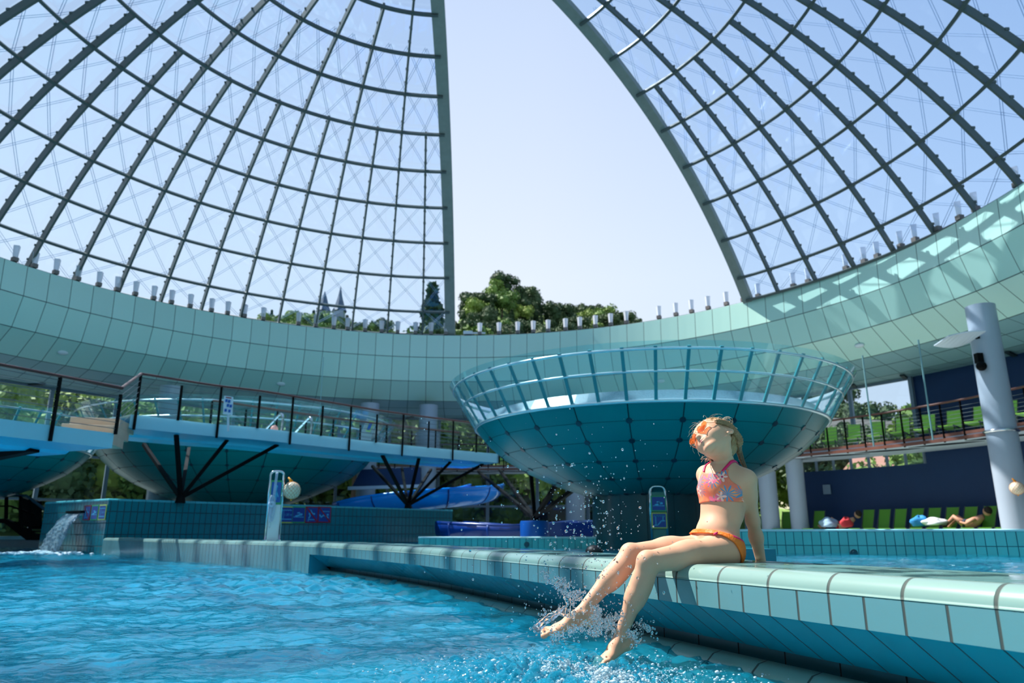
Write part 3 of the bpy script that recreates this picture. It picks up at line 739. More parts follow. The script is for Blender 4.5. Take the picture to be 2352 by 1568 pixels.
# ================================================================== bowls
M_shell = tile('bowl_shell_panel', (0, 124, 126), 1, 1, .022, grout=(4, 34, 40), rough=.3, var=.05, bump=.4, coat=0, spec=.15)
M_plate = mat('fixing_plate', (6, 52, 66), rough=.3)
M_granite = mat('granite_band', (112, 134, 146), rough=.3, noise=.35, nscale=60)
M_brib = mat('bowl_rib_teal', (62, 134, 140), rough=.25)
SP = [(3.52, 2.54), (3.31, 2.27), (2.98, 1.98), (2.5, 1.69), (1.92, 1.43), (1.25, 1.2)]
def bowl(x, y, dz, a0, a1, label, full=True, nr=48, sc=1.0):
    """round raised basin; ribs and plates are built between headings a0..a1"""
    root = empty('water_bowl', (x, y, .2)); tag(root, label, 'raised pool'); O = root.location; c = (x, y, dz)
    SPs = [(r*sc, .5+(z-.5)*sc) for r, z in SP]; G = lambda r, z: (r*sc, .5+(z-.5)*sc); P = list(reversed(SPs)); mb = MB(); mb.lathe([(1.15*sc, P[0][1])]+P, c, 96, uvscale=(24, 'idx')); mb.build('shell', M_shell, root, O, auto=R_(25))
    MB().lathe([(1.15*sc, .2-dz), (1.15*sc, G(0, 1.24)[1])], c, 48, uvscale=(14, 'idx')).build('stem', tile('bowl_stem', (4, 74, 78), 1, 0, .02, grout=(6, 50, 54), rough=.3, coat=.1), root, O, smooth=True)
    MB().lathe([G(3.3, 2.62), G(3.30, 2.76), G(3.36, 2.76), G(3.5, 2.56)], c, 96).build('granite_band', M_granite, root, O, smooth=False)
    MB().lathe([G(1e-3, 2.68), G(3.3, 2.68)], c, 64).build('basin_sun_stop', mat('basin_water', (60, 120, 132), rough=.05), root, O)  # disc added to keep sunlight from leaking through the bowl
    def ring(r, z, w, name, m):
        r, z = G(r, z); w = w*sc; MB().tube([(x+r*math.cos(2*PI*i/96), y+r*math.sin(2*PI*i/96), z+dz) for i in range(96)], w, 8, closed=True).build(name, m, root, O, smooth=True)
    ring(3.53, 2.55, .035, 'rim_rail', mat('rail_satin', (205, 222, 226), rough=.2, metal=.6)); ring(3.80, 2.98, .022, 'rim_rail', MATS['rail_satin']); ring(4.0, 3.30, .024, 'rim_rail', MATS['rail_satin'])
    MB().lathe([G(3.55, 2.56), G(4.08, 3.41)], c, 96).build('glass_band', G_bowl, root, O, smooth=True)
    n = int(round((a1-a0)/(2*PI/nr)))
    for i in range(n+1):
        a = a0+(a1-a0)*i/n; d = Vector((math.cos(a), math.sin(a), 0)); C = Vector(c)
        q0, q1 = C+d*3.55*sc+Vector((0, 0, G(0, 2.54)[1])), C+d*4.03*sc+Vector((0, 0, G(0, 3.33)[1])); o_ = (q1-q0).normalized().cross(Vector((-d.y, d.x, 0)))
        mb = MB(); sweep_bar(mb, [q0, q1], [o_, o_], .055, .03)
        for f in (.15, .4, .65, .88): mb.box(q0.lerp(q1, f)+o_*.035, (.025, .025, .025))
        mb.build('glass_rib', M_brib, root, O)
    for k, (r, z) in enumerate(SPs[1:]):
        for i in range(24):
            a = 2*PI*i/24
            if not (a0-.1 <= (a if a <= a1+.1 else a-2*PI) <= a1+.1): continue
            dr, dzz = SPs[k][0]-SPs[min(k+2, 5)][0], SPs[k][1]-SPs[min(k+2, 5)][1]
            nn = Vector((math.cos(a)*dzz, math.sin(a)*dzz, -dr)).normalized(); p = Vector(c)+Vector((r*math.cos(a), r*math.sin(a), z))
            Q = nn.to_track_quat('Z', 'Y').to_matrix()
            MB().lathe([(1e-3, .012), (.052, .012), (.06, -.02)], p, 12, M=Q).build('fixing_plate', M_plate, root, O)
    return root
bowl(2.78, 15.0, 0, -PI, 0, 'big turquoise bowl pool with a tall glass rim behind the girl')
bowl(-10.2, 27.4, .0, -PI, 0, 'turquoise bowl pool below the footbridge behind the tall tiled wall', sc=1.40)
bowl(-15.4, 19.6, .12, -PI*.8, .35, 'turquoise bowl pool cut off by the left picture edge')

# ================================================================== footbridge
M_fascia = mat('bridge_fascia', (150, 205, 218), rough=.4, noise=.03, nscale=1)
M_soff_glow = mat('bridge_soffit_waterlight', (50, 190, 226), rough=.35, noise=.04, nscale=1)  # cyan puts water-reflected light and shade into the underside colour
def deck_slab(name, front, width, z, h, label):
    root = empty(name, (front[0][0], front[0][1], z-h)); tag(root, label, 'footbridge'); O = root.location
    P = [Vector((p[0], p[1])) for p in front]
    mb = MB(); sweep(mb, P, [(0, z-h), (0, z), (width, z), (width, z-h)]); mb.build('slab', M_fascia, root, O)
    mb = MB(); sweep(mb, P, [(0.001, z-h), (width, z-h-.001)]); sweep(mb, P, [(width*.5, z-h), (width*.55, z-h-.05), (width*.9, z-h-.05), (width*.95, z-h)]); mb.build('underside', M_soff_glow, root, O)
    return root
LZ, RZ = 2.25, 3.05
Lf = [onz(-260, 928, LZ), onz(0, 961, LZ), onz(262, 995, LZ)]
Rf = [onz(u, v, RZ) for u, v in ((300, 951), (335, 955), (480, 972), (592, 982), (707, 996), (814, 1009), (900, 1019), (1077, 1036), (1145, 1042))]
Rf = catmull(Rf, 4)
bl = deck_slab('footbridge', Lf, 2.4, LZ, .27, 'lower left section of the pale blue footbridge beside the beige steps')
brg = deck_slab('footbridge', Rf, 2.3, RZ, .30, 'upper curved section of the pale blue footbridge crossing behind the tiled wall')
# beige steps
st = empty('bridge_steps', at(230, 1000, 14.5)); tag(st, 'beige stone steps between the two footbridge sections', 'steps'); O = st.location
M_beige = mat('beige_stone', (205, 178, 150), rough=.6, noise=.08, nscale=4)
for i, (ua, ub, z0) in enumerate(((128, 250, 2.25), (140, 262, 2.45), (158, 274, 2.65))):
    p, q = onz(ua, 985, 2.3), onz(ub, 1000, 2.3)
    a = at(ua, 980, 14.3+.4*i); b = at(ub, 980, 14.6+.4*i)
    MB().poly3([(a.x, a.y, z0), (b.x, b.y, z0), (b.x-.3, b.y+1.2, z0), (a.x-.3, a.y+1.2, z0)], (0, 0, 1), .2).build('step', M_beige, st, O, bevel=.01)
def railing(name, front, z0, zr, label, below, spacing, inward=.0, cat='railing', extra=None):
    L = [Vector((p[0], p[1])) for p in front]; ln = sum((b-a).length for a, b in zip(L, L[1:]))
    root = empty(name, (L[0].x, L[0].y, z0)); tag(root, label, cat); O = root.location
    MB().tube([(p.x, p.y, zr) for p in L], .032, 8).build('handrail', M_brown, root, O)
    n = max(1, int(ln/spacing)); seg = [0]
    for a, b in zip(L, L[1:]): seg.append(seg[-1]+(b-a).length)
    def P(s):
        for i in range(len(L)-1):
            if s <= seg[i+1]+1e-6: return L[i].lerp(L[i+1], (s-seg[i])/max(1e-6, seg[i+1]-seg[i]))
        return L[-1]
    for i in range(n+1):
        p = P(ln*i/n); full = i % 2 == 0
        MB().bar((p.x, p.y, z0-below if full else z0-.02), (p.x, p.y, zr if full else zr-.12), .04, .05).build('post', M_black, root, O)
    for k in range(7): MB().tube([(p.x, p.y, z0+(zr-z0)*(.1+.82*k/6)) for p in L], .006, 4).build('wire', MATS['wire_grey'], root, O)
    mb = MB()
    for a, b in zip(L, L[1:]): mb.add([(a.x, a.y, z0+.04), (b.x, b.y, z0+.04), (b.x, b.y, zr-.06), (a.x, a.y, zr-.06)], [(0, 1, 2, 3)])
    if extra: mb.build('glass_pane', G_rail, root, O)
    return root
def off(front, d):
    P = [Vector((p[0], p[1])) for p in front]; out = []
    for i in range(len(P)):
        t = (P[min(i+1, len(P)-1)]-P[max(i-1, 0)]).normalized(); out.append(P[i]+Vector((-t.y, t.x))*d)
    return out
railing('bridge_railing', off(Lf, -.04), LZ, LZ+.84, 'dark wire railing with brown handrail on the lower footbridge section', .27, 1.05)
_a, _b = off(Lf, -.04)[-1], off(Rf, -.04)[2]
t = empty('stair_handrail', (_a.x, _a.y, LZ)); tag(t, 'short rising brown handrail with wires beside the beige steps', 'handrail')
MB().tube([(_a.x, _a.y, LZ+.84), (_b.x, _b.y, RZ+.93)], .032, 8).build('handrail', M_brown, t, t.location)
for k in range(6): MB().tube([(_a.x, _a.y, LZ+.1+.12*k), (_b.x, _b.y, RZ+.12+.13*k)], .006, 4).build('wire', MATS['wire_grey'], t, t.location)
railing('bridge_railing', off(Rf, -.04)[2:], RZ, RZ+.93, 'long dark railing with brown handrail on the upper curved footbridge', .34, .95, extra=True)
railing('bridge_railing', off(Rf[10:], 2.3), RZ, RZ+.95, 'far side railing of the footbridge near the big bowl', .1, 1.0)
# fans of black struts
def fan(apex, tops, label, w=.085, base=True):
    root = empty('strut_fan', apex); tag(root, label, 'support struts')
    for t in tops: MB().bar(apex, t, w, w).build('strut', M_black, root, apex)
    MB().lathe([(1e-3, -.12), (.12, -.12), (.09, .06), (1e-3, .08)], apex, 16).build('base_shoe', M_black, root, apex)
    return root
def tz(u, Y, z): 
    d = ray(u, 1000); x = d.x/d.y*Y; 
    # refine for height
    for _ in range(4):
        x += ((u-pix((x, Y, z))[0])/F_PX)*Y
    return Vector((x, Y, z))
A1 = at(415, 1143, 17.7)
fan(A1, [onz(u, v, 2.75) for u, v in ((330, 1020), (405, 998), (434, 1030), (522, 1010), (638, 1021))], 'fan of five black struts under the footbridge left of the lifebuoy post')
A2 = at(937, 1160, 23.6)
fan(A2, [onz(u, v, 2.75) for u, v in ((855, 1070), (878, 1045), (923, 1075), (962, 1052), (990, 1078), (1035, 1060), (1110, 1065))], 'fan of seven black struts in front of the bright blue slide')
A3 = at(1228, 1190, 17.6)
fan(A3, [onz(1098, 1082, 2.75), onz(1147, 1078, 2.75), tz(1219, 18.0, 1.95), tz(1277, 16.9, 1.55), tz(1318, 16.3, 1.42)], 'fan of five black struts rising from the blue round tub')
mb = MB(); mb.bar(at(-60, 1058, 13.6), at(80, 1030, 13.2), .2, .12); tag(mb.build('support_beam', M_black), 'thick black slanting beam under the lower footbridge section', 'beam')
# blue tub
t = empty('blue_tub', (A3.x, A3.y, .29)); tag(t, 'round blue tub holding the foot of the strut fan', 'tub')
MB().lathe([(.30, .29), (.34, .33), (.345, .72), (.33, .76), (1e-3, .77)], (A3.x, A3.y, 0), 40).build('body', mat('tub_blue', (10, 78, 160), rough=.3), t, t.location, auto=R_(30))
# slides
M_sl1 = mat('slide_bright', (0, 150, 255), rough=.2, coat=.5); M_sl2 = mat('slide_dark', (2, 44, 120), rough=.25, coat=.4)
def slide(name, path, r, m, label, arc0, arc1, ribs=6, thick=.05):
    root = empty(name, path[0]); tag(root, label, 'water slide'); O = root.location; P = [Vector(p) for p in path]; V = []; k = 13
    def frame(i):
        t = (P[min(i+1, len(P)-1)]-P[max(i-1, 0)]).normalized(); x = t.cross(Vector((0, 0, 1))).normalized(); return x, x.cross(t)
    for i in range(len(P)):
        x, z = frame(i)
        for j in range(k):
            a = lerp(arc0, arc1, j/(k-1)); V.append(P[i]+x*math.sin(a)*r-z*math.cos(a)*r)
    mb = MB(); mb.add(V, [(i*k+j, i*k+j+1, (i+1)*k+j+1, (i+1)*k+j) for i in range(len(P)-1) for j in range(k-1)])
    o = mb.build('channel', m, root, O, smooth=True); s_ = o.modifiers.new('thickness', 'SOLIDIFY'); s_.thickness = thick
    for sgn in (0, k-1):
        MB().tube([V[i*k+sgn] for i in range(len(P))], .06, 8).build('rim', m, root, O, smooth=True)
    for q in range(ribs):
        i = int((q+.5)/ribs*(len(P)-1)); x, z = frame(i)
        MB().tube([P[i]+x*math.sin(lerp(arc0, arc1, j/12))*(r+.04)-z*math.cos(lerp(arc0, arc1, j/12))*(r+.04) for j in range(13)], .035, 6).build('flange', mat('flange_blue', (6, 60, 140), rough=.4), root, O, smooth=True)
    return root
def dn(P, n=4): return catmull(P, n)
slide('water_slide', dn([at(800, 1152, 27.6), at(860, 1138, 26.6), at(950, 1126, 26.0), at(1040, 1118, 26.2), at(1100, 1112, 27.2), at(1118, 1108, 28.6)]), .66, M_sl1, 'bright blue curved water slide channel behind the black struts', R_(-82), R_(82), 6)
slide('water_slide', dn([at(1034, 1208, 21.5), at(1100, 1212, 20.6), at(1180, 1216, 20.2), at(1260, 1214, 20.4), at(1330, 1207, 21.2), at(1400, 1205, 22.5)]), .5, M_sl2, 'dark blue low slide channel behind the low far pool wall', R_(-100), R_(100), 5)
MB().poly3([at(1262, 1200, 19.8), at(1372, 1200, 19.8), at(1372, 1232, 19.8), at(1262, 1232, 19.8)], (0, 1, 0), .3).build('slide_catch', M_sl2); tag(bpy.data.objects['slide_catch'], 'dark blue box end of the low slide beside the bowl stem', 'slide end')
t = empty('slide_tower', at(870, 1100, 29)); tag(t, 'dark blue parapet with a pale edge behind the bright slide', 'parapet'); O = t.location
MB().poly3([at(808, 1118, 29), at(965, 1112, 29), at(965, 1072, 29), at(830, 1078, 29)], (0, 1, 0), .4).build('panel', MATS['navy_paint'], t, O)
MB().bar(at(800, 1121, 28.9), at(1120, 1158, 28.9) if False else at(965, 1116, 28.9), .2, .12).build('edge', M_white, t, O)

# ================================================================== signs
M_sb = mat('sign_blue', (4, 60, 140), rough=.35); M_sw = mat('sign_pale_blue', (70, 180, 220), rough=.4)
FR = {'y': mat('sign_yellow', (190, 200, 90), rough=.4), 'g': mat('sign_green', (50, 160, 100), rough=.4), 'r': mat('sign_red', (150, 18, 36), rough=.4)}
def stroke(mb, P, w, O, X, Y, N, s):
    for a, b in zip(P, P[1:]):
        A = Vector(a); B = Vector(b); d = (B-A).normalized(); n = Vector((-d.y, d.x))*w/2
        q = [A-n-d*w*.3, B-n+d*w*.3, B+n+d*w*.3, A+n-d*w*.3]; mb.add([O+X*(p.x*s)+Y*(p.y*s)+N for p in q], [(0, 1, 2, 3)])
def disc2(mb, c, r, O, X, Y, N, s): mb.add([O+X*((c[0]+r*math.cos(a))*s)+Y*((c[1]+r*math.sin(a))*s)+N for a in [2*PI*i/14 for i in range(14)]], [tuple(range(14))])
def wav(x0, x1, y, n=12): return [(lerp(x0, x1, i/n), y+.018*math.sin(i*PI/1.5)) for i in range(n+1)]
def text_part(body, size, O, X, Y, N, m, parent, org):
    cu = bpy.data.curves.new('txt', 'FONT'); cu.body = body; cu.size = size; cu.align_x = 'CENTER'; cu.align_y = 'CENTER'
    to = bpy.data.objects.new('txt', cu); me = bpy.data.meshes.new_from_object(to); bpy.data.objects.remove(to)
    mb = MB(); mb.add([O+X*v.co.x+Y*v.co.y+N for v in me.vertices], [tuple(p.vertices) for p in me.polygons]); bpy.data.meshes.remove(me)
    return mb.build('lettering', m, parent, org)
def pictogram(c, X, s, kind, frame, label, group=None, par=None):
    """square safety sign, side s, centred at c; X = unit vector to the reader's right"""
    X = Vector(X).normalized(); Y = Vector((0, 0, 1)); Nn = X.cross(Y).normalized(); c = Vector(c)
    if par is None: root = empty('pool_sign', c); tag(root, label, 'sign', group)
    else: root = empty('sign_plate', c-par.location); root.parent = par
    O = c
    mb = MB(); mb.poly3([c+X*(a*s/2)+Y*(b*s/2)-Nn*.0 for a, b in ((-1, -1), (1, -1), (1, 1), (-1, 1))], Nn, .012); mb.build('frame', FR[frame], root, O, bevel=.003)
    k = .43; mb = MB(); mb.add([c+X*(a*s*k)+Y*(b*s*k)+Nn*.0135 for a, b in ((-1, -1), (1, -1), (1, 1), (-1, 1))], [(0, 1, 2, 3)]); mb.build('field', M_sb, root, O)
    mb = MB(); A = (c, X, Y, Nn*.0155, s)
    if kind == 'depth':
        stroke(mb, wav(-.36, .36, .27), .05, *A); stroke(mb, [(-.36, -.27), (.36, -.27)], .055, *A); stroke(mb, [(-.2, .25), (-.2, -.25)], .03, *A)
        text_part('1,20 m', s*.2, c+X*.12*s, X, Y, Nn*.0155, M_sw, root, O)
    if kind == 'swim':
        stroke(mb, [(-.36, -.14), (.36, -.14)], .04, *A); stroke(mb, [(-.22, -.1), (.02, -.03), (.06, .0)], .1, *A); stroke(mb, [(-.1, .1), (.05, .12), (.12, -.04)], .07, *A); disc2(mb, (.2, .02), .07, *A)
    if kind == 'dive':
        stroke(mb, [(-.1, .28), (.03, .1), (.12, .05)], .06, *A); disc2(mb, (.18, .05), .06, *A); stroke(mb, [(-.2, .08), (-.12, -.08), (-.22, -.22)], .08, *A); stroke(mb, [(-.25, -.42), (-.25, -.3), (.2, -.3)], .04, *A)
    if kind == 'under':
        stroke(mb, wav(-.15, .36, .2), .045, *A); stroke(mb, [(-.36, -.02), (-.24, -.16), (-.05, -.02), (.1, -.1), (.3, -.18)], .08, *A); disc2(mb, (.25, -.0), .07, *A)
    if kind == 'slope':
        stroke(mb, wav(-.34, .34, .28), .05, *A); stroke(mb, [(-.34, -.3), (-.12, -.3), (.12, -.02), (.34, -.02)], .06, *A); stroke(mb, [(-.24, .25), (-.24, -.26)], .05, *A); stroke(mb, [(.24, .25), (.24, .02)], .05, *A)
    if kind == 'shower':
        stroke(mb, [(0, -.36), (0, .2)], .08, *A); disc2(mb, (0, .28), .08, *A)
    mb.build('symbol', M_sw, root, O)
    if frame == 'r': mb = MB(); stroke(mb, [(-.44, .44), (.44, -.44)], .08, c, X, Y, Nn*.018, s); mb.build('ban_bar', FR['r'], root, O)
    return root
wd = Vector((7, 8.5, 0)).normalized(); wn2 = Vector((wd.y, -wd.x, 0))
def on_wall(u, z, lift=.012):
    # point of the long wall face seen at pixel column u
    lo_, hi = 0.0, 11.0
    for _ in range(40):
        m = (lo_+hi)/2; p = Vector((-9, 16.5, z))+wd*m
        if pix(p)[0] < u: lo_ = m
        else: hi = m
    return Vector((-9, 16.5, z))+wd*lo_+wn2*lift
for u, k, f, lb in ((656.5, 'depth', 'y', 'yellow framed blue sign showing water depth 1,20 m on the tall tiled wall'), (685, 'swim', 'g', 'green framed blue swimming sign on the tall tiled wall'),
                    (715, 'dive', 'r', 'red framed no diving sign on the tall tiled wall'), (744, 'under', 'r', 'rightmost red framed sign banning underwater swimming')):
    Yp = on_wall(u, .9).y; pictogram((*on_wall(u, .5+(1222-1184)/F_PX*Yp)[:2], CAMZ+(1222-1184)/F_PX*Yp), wd, .44, k, f, lb)
wd3 = Vector((2.6, -1.9, 0)).normalized(); wn3 = Vector((-wd3.y*-1, 0, 0))
for i, (u, k, f, lb) in enumerate(((228, 'dive', 'r', 'leftmost dark red framed sign of three above the waterfall wall end'), (239, 'swim', 'g', 'middle of three dark signs on the shaded end of the tall wall'), (250, 'depth', 'y', 'dark depth sign next to the corner of the tall wall'))):
    s_ = (.16+.36*(2-i)); p = Vector((-9, 16.5, .93))-wd3*s_+Vector((-.59, -.807, 0)).normalized()*.02
    pictogram(p, wd3, .33, k, f, lb)
def sign_post(base, h, w, plates, label, X=(1, 0, 0), loop=True):
    base = Vector(base); X = Vector(X).normalized(); N = X.cross(Vector((0, 0, 1))); root = empty('sign_post', base); tag(root, label, 'sign post')
    a, b = base-X*w/2, base+X*w/2; r = w*.32; P = [a]
    P += [a+Vector((0, 0, h-r))]+[a+X*(r-r*math.cos(t))+Vector((0, 0, h-r+r*math.sin(t))) for t in [R_(x) for x in (30, 60, 90)]]
    P += [b-X*(r-r*math.cos(t))+Vector((0, 0, h-r+r*math.sin(t))) for t in [R_(x) for x in (90, 60, 30)]]+[b+Vector((0, 0, h-r)), b]
    MB().tube(P, w*.09, 10).build('tube_frame', M_chrome, root, base, smooth=True)
    for z0, z1, m, nm in plates:
        if m is not None: MB().poly3([base-X*w*.42+Vector((0, 0, z0)), base+X*w*.42+Vector((0, 0, z0)), base+X*w*.42+Vector((0, 0, z1)), base-X*w*.42+Vector((0, 0, z1))], N, .012).build(nm, m, root, base)
    for s_ in (-1, 1): MB().lathe([(1e-3, 0), (w*.22, 0), (w*.2, .012), (1e-3, .014)], base+X*s_*w/2, 12).build('foot_flange', M_chrome, root, base)
    return root
B1 = Vector((-3.4, 10.62, .385)); X1 = Vector((.93, .36, 0)).normalized()
sp1 = sign_post(B1, .97, .185, [(.0, .62, mat('post_white', (222, 232, 236), rough=.3), 'white_panel')], 'steel framed white post with rope and net ball on the pool edge', X1)
N1 = X1.cross(Vector((0, 0, 1))); 
MB().poly3([B1-X1*.078+Vector((0, 0, .50))+N1*.014, B1+X1*.078+Vector((0, 0, .50))+N1*.014, B1+X1*.078+Vector((0, 0, .84))+N1*.014, B1-X1*.078+Vector((0, 0, .84))+N1*.014], N1, .004).build('sign_plate', FR['g'], sp1, B1)
MB().poly3([B1-X1*.068+Vector((0, 0, .53))+N1*.02, B1+X1*.068+Vector((0, 0, .53))+N1*.02, B1+X1*.068+Vector((0, 0, .815))+N1*.02, B1-X1*.068+Vector((0, 0, .815))+N1*.02], N1, .002).build('sign_field', mat('sign_blue2', (0, 90, 170), rough=.35), sp1, B1)
mb = MB(); A = (B1+Vector((0, 0, .67)), X1, Vector((0, 0, 1)), N1*.026, .2); stroke(mb, [(0, -.5), (0, .3)], .12, *A); disc2(mb, (0, .42), .1, *A); stroke(mb, [(.02, .1), (.16, -.3)], .08, *A); mb.build('symbol', M_sw, sp1, B1)
nb_c = B1+X1*.215+Vector((0, 0, .70)); net_ball(nb_c+N1*.02, .125, 'white ball in an orange net hanging beside the steel framed post', 'rescue_ball')
# coil of rope
t = empty('rope_coil', B1+Vector((0, 0, .95))); tag(t, 'pale rope looped over the steel post and knotted in a hanging coil', 'rope'); O = t.location; M_rope = mat('rope_white', (190, 205, 225), rough=.5)
r_ = random.Random(4)
for q in range(3):
    x0 = (-.02+.012*q); MB().tube(catmull([B1+X1*x0+N1*.04+Vector((0, 0, .95)), B1+X1*(x0-.01)+N1*.06+Vector((0, 0, .8)), B1+X1*(x0-.02)+N1*.06+Vector((0, 0, .62))], 5), .005, 6).build('rope_strand', M_rope, t, O, smooth=True)
for q in range(7):
    cx = -.045+r_.uniform(-.02, .02); w = r_.uniform(.015, .04); zt, zb = .62+r_.uniform(-.02, .01), .30+r_.uniform(-.06, .05)
    P = [B1+X1*(cx+w*math.sin(a))+N1*(.055+.01*q*.3)+Vector((0, 0, lerp(zb, zt, .5+.5*math.cos(a)))) for a in [2*PI*i/20 for i in range(20)]]
    MB().tube(P, .0048, 6, closed=True).build('rope_loop', M_rope, t, O, smooth=True)
MB().tube([B1+X1*(-.05+.03*math.cos(a))+N1*.065+Vector((0, 0, .50+.03*math.sin(a))) for a in [2*PI*i/12 for i in range(12)]], .02, 6, closed=True).build('knot', M_rope, t, O, smooth=True)
MB().tube([B1+X1*(-.055+.014*math.cos(a))+N1*.05+Vector((0, 0, .22+.045*math.sin(a))) for a in [2*PI*i/16 for i in range(16)]], .003, 5, closed=True).build('hook', M_chrome, t, O, smooth=True)
B2 = at(1516, 1245, 13.1); B2.z = .29
sp2 = sign_post(B2, 1.0, .27, [(.0, .9, mat('post_panel', (60, 120, 110), rough=.4), 'back_panel')], 'steel framed sign post with two blue signs in front of the bowl stem')
pictogram(B2+Vector((0, -.03, .70)), (1, 0, 0), .27, 'swim', 'g', '', par=sp2); pictogram(B2+Vector((0, -.03, .41)), (1, 0, 0), .27, 'slope', 'y', '', par=sp2)
# notice board on the bridge
t = empty('notice_board', at(523, 985, 17.0)); tag(t, 'white notice board with blue pictograms behind the footbridge railing', 'sign'); O = t.location
P0 = [at(513, 951, 17), at(534, 953, 17), at(536, 912, 17), at(516, 909, 17)]
MB().poly3(P0, (0, -1, 0), .03).build('board', mat('notice_white', (205, 215, 222), rough=.4), t, O)
for i, j in ((.3, .25), (.62, .27), (.5, .5), (.82, .52), (.28, .78), (.7, .8)):
    p = P0[3].lerp(P0[2], i).lerp(P0[0].lerp(P0[1], i), j); MB().box(p+Vector((0, -.035, 0)), (.055, .01, .07)).build('pictogram', mat('notice_blue', (20, 90, 170), rough=.4), t, O)
MB().poly3([P0[3].lerp(P0[2], .2)+Vector((0, -.035, -.02)), P0[3].lerp(P0[2], .85)+Vector((0, -.035, -.02)), P0[3].lerp(P0[2], .85)+Vector((0, -.035, -.045)), P0[3].lerp(P0[2], .2)+Vector((0, -.035, -.045))], (0, -1, 0), .004).build('header_line', FR['r'], t, O)
MB().bar(at(524, 953, 17.02), at(524, 990, 17.02), .04).build('pole', M_white, t, O)
# board leaning near the far column
t = empty('slide_sign', at(850, 1000, 24.5)); tag(t, 'grey slanted panel with a yellow edged blue sign in front of the collared column', 'sign'); O = t.location
MB().poly3([at(823, 1008, 24.5), at(850, 1010, 24.5), at(864, 968, 24.6), at(843, 960, 24.6)], (0, 1, 0), .08).build('panel', mat('panel_grey', (170, 180, 185), rough=.4), t, O)
MB().poly3([at(840, 990, 24.4), at(850, 992, 24.4), at(860, 968, 24.45), at(848, 965, 24.45)], (0, -1, 0), .02).build('sign_plate', mat('sign_lime', (190, 215, 120), rough=.4), t, O)
MB().poly3([at(842, 987, 24.36), at(849, 988, 24.36), at(857, 970, 24.4), at(849, 968, 24.4)], (0, -1, 0), .02).build('sign_field', MATS['sign_blue2'], t, O)
# pool ladder rails behind the bridge
for u0, u1, u2, v1 in ((609, 645, 649, 951), (676, 711, 716, 959)):
    t = empty('pool_handrail', at(u2, v1+40, 19.8)); tag(t, 'bent steel handrail behind the footbridge railing, %s' % ('left one' if u0 < 650 else 'right one near the long hanging cable'), 'handrail')
    MB().tube(catmull([at(u0, v1+36, 20.6), at((u0+u1)/2, v1+17, 20.2), at(u1-2, v1+1, 19.9), at(u1+4, v1+3, 19.8), at(u2, v1+20, 19.8), at(u2-3, v1+46, 19.8)], 5), .035, 8).build('tube', M_chrome, t, t.location, smooth=True)
# thin hanging cables
for (u0, v0, u1, v1, Y, lb) in ((742, 820, 733, 985, 22, 'thin pale cable hanging in front of the ring beam left of the middle'), (1980, 816, 2008, 1025, 20.5, 'thin glass pole at the upper balcony nearer the big bowl'), (2109, 780, 2143, 1010, 20.0, 'thin glass pole at the upper balcony beside the navy wall')):
    a, b = at(u0, v0, Y), at(u1, v1, Y); b.x = b.x*.5+a.x*.5; a.x = b.x
    o = MB().tube([a, b], .010 if u0 < 1000 else .022, 6).build('hanging_cable' if u0 < 1000 else 'glass_pole', mat('pale_pole', (110, 150, 155), rough=.2)); tag(o, lb, 'cable' if u0 < 1000 else 'pole')
# heads of bathers
t = empty('person', at(1365, 1290, 8.4)); tag(t, 'person in the upper pool, only the dark haired head showing', 'person'); c = at(1365, 1271, 8.4)
MB().sphere(c-Vector((0, 0, .02)), .075, 20, (1, 1.1, 1.2)).build('head', mat('far_skin200', (200, 150, 120), rough=.6), t, t.location, smooth=True)
MB().sphere(c+Vector((0, .0, .012)), .088, 20, (1.15, 1.1, .95)).build('hair', mat('hair_black', (10, 10, 12), rough=.5), t, t.location, smooth=True)
t = empty('person', at(630, 995, 19)); tag(t, 'person whose bald pink head shows above the footbridge slab', 'person')
MB().sphere(at(630, 986, 19.0), .10, 18, (1, 1, 1.15)).build('head', mat('far_skin2', (205, 140, 130), rough=.6), t, t.location, smooth=True)

# ================================================================== black staircase at the left edge
t = empty('black_staircase', (-13.6, 23.5, .3)); tag(t, 'black steel staircase with railings at the left picture edge', 'staircase'); O = t.location
Y0 = 21.4
def lp(u, v, dy=0): return at(u, v, Y0+dy)
mb = MB(); mb.poly3([lp(-40, 1190), lp(14, 1191), lp(108, 1240), lp(60, 1240), lp(10, 1201), lp(-40, 1201)], (0, 1, 0), .12); mb.build('stringer', M_black, t, O)
mb = MB(); mb.poly3([lp(-40, 1190, 1.4), lp(14, 1191, 1.4), lp(108, 1240, 1.4), lp(60, 1240, 1.4), lp(10, 1201, 1.4), lp(-40, 1201, 1.4)], (0, 1, 0), .12); mb.build('stringer', M_black, t, O)
for i in range(6):
    p = lp(24+14*i, 1199+7*i); MB().box(p+Vector((0, .75, 0)), (.3, 1.4, .04)).build('tread', M_black, t, O)
for dy in (0, 1.4):
    MB().tube([lp(-40, 1136, dy), lp(60, 1138, dy), lp(118, 1180, dy)], .04, 8).build('handrail', mat('rail_steel_dark', (60, 90, 105), rough=.3), t, O)
    MB().tube([lp(-40, 1162, dy), lp(25, 1162, dy), lp(80, 1182, dy)], .025, 6).build('mid_rail', M_black, t, O)
    for u, v0, v1 in ((15, 1137, 1191), (48, 1138, 1210), (70, 1146, 1222), (106, 1172, 1240)): MB().bar(lp(u, v0, dy), lp(u-1, v1, dy), .07, .07).build('post', M_black, t, O)
MB().poly3([lp(49, 1142, .7), lp(72, 1150, .7), lp(72, 1214, .7), lp(49, 1205, .7)], (0, 1, 0), .5).build('panel', M_black, t, O)
MB().box((-20.5, 22.6, .45), (9, 1.2, .45)).build('dark_platform', M_black); tag(bpy.data.objects['dark_platform'], 'low dark platform below the black staircase', 'platform')
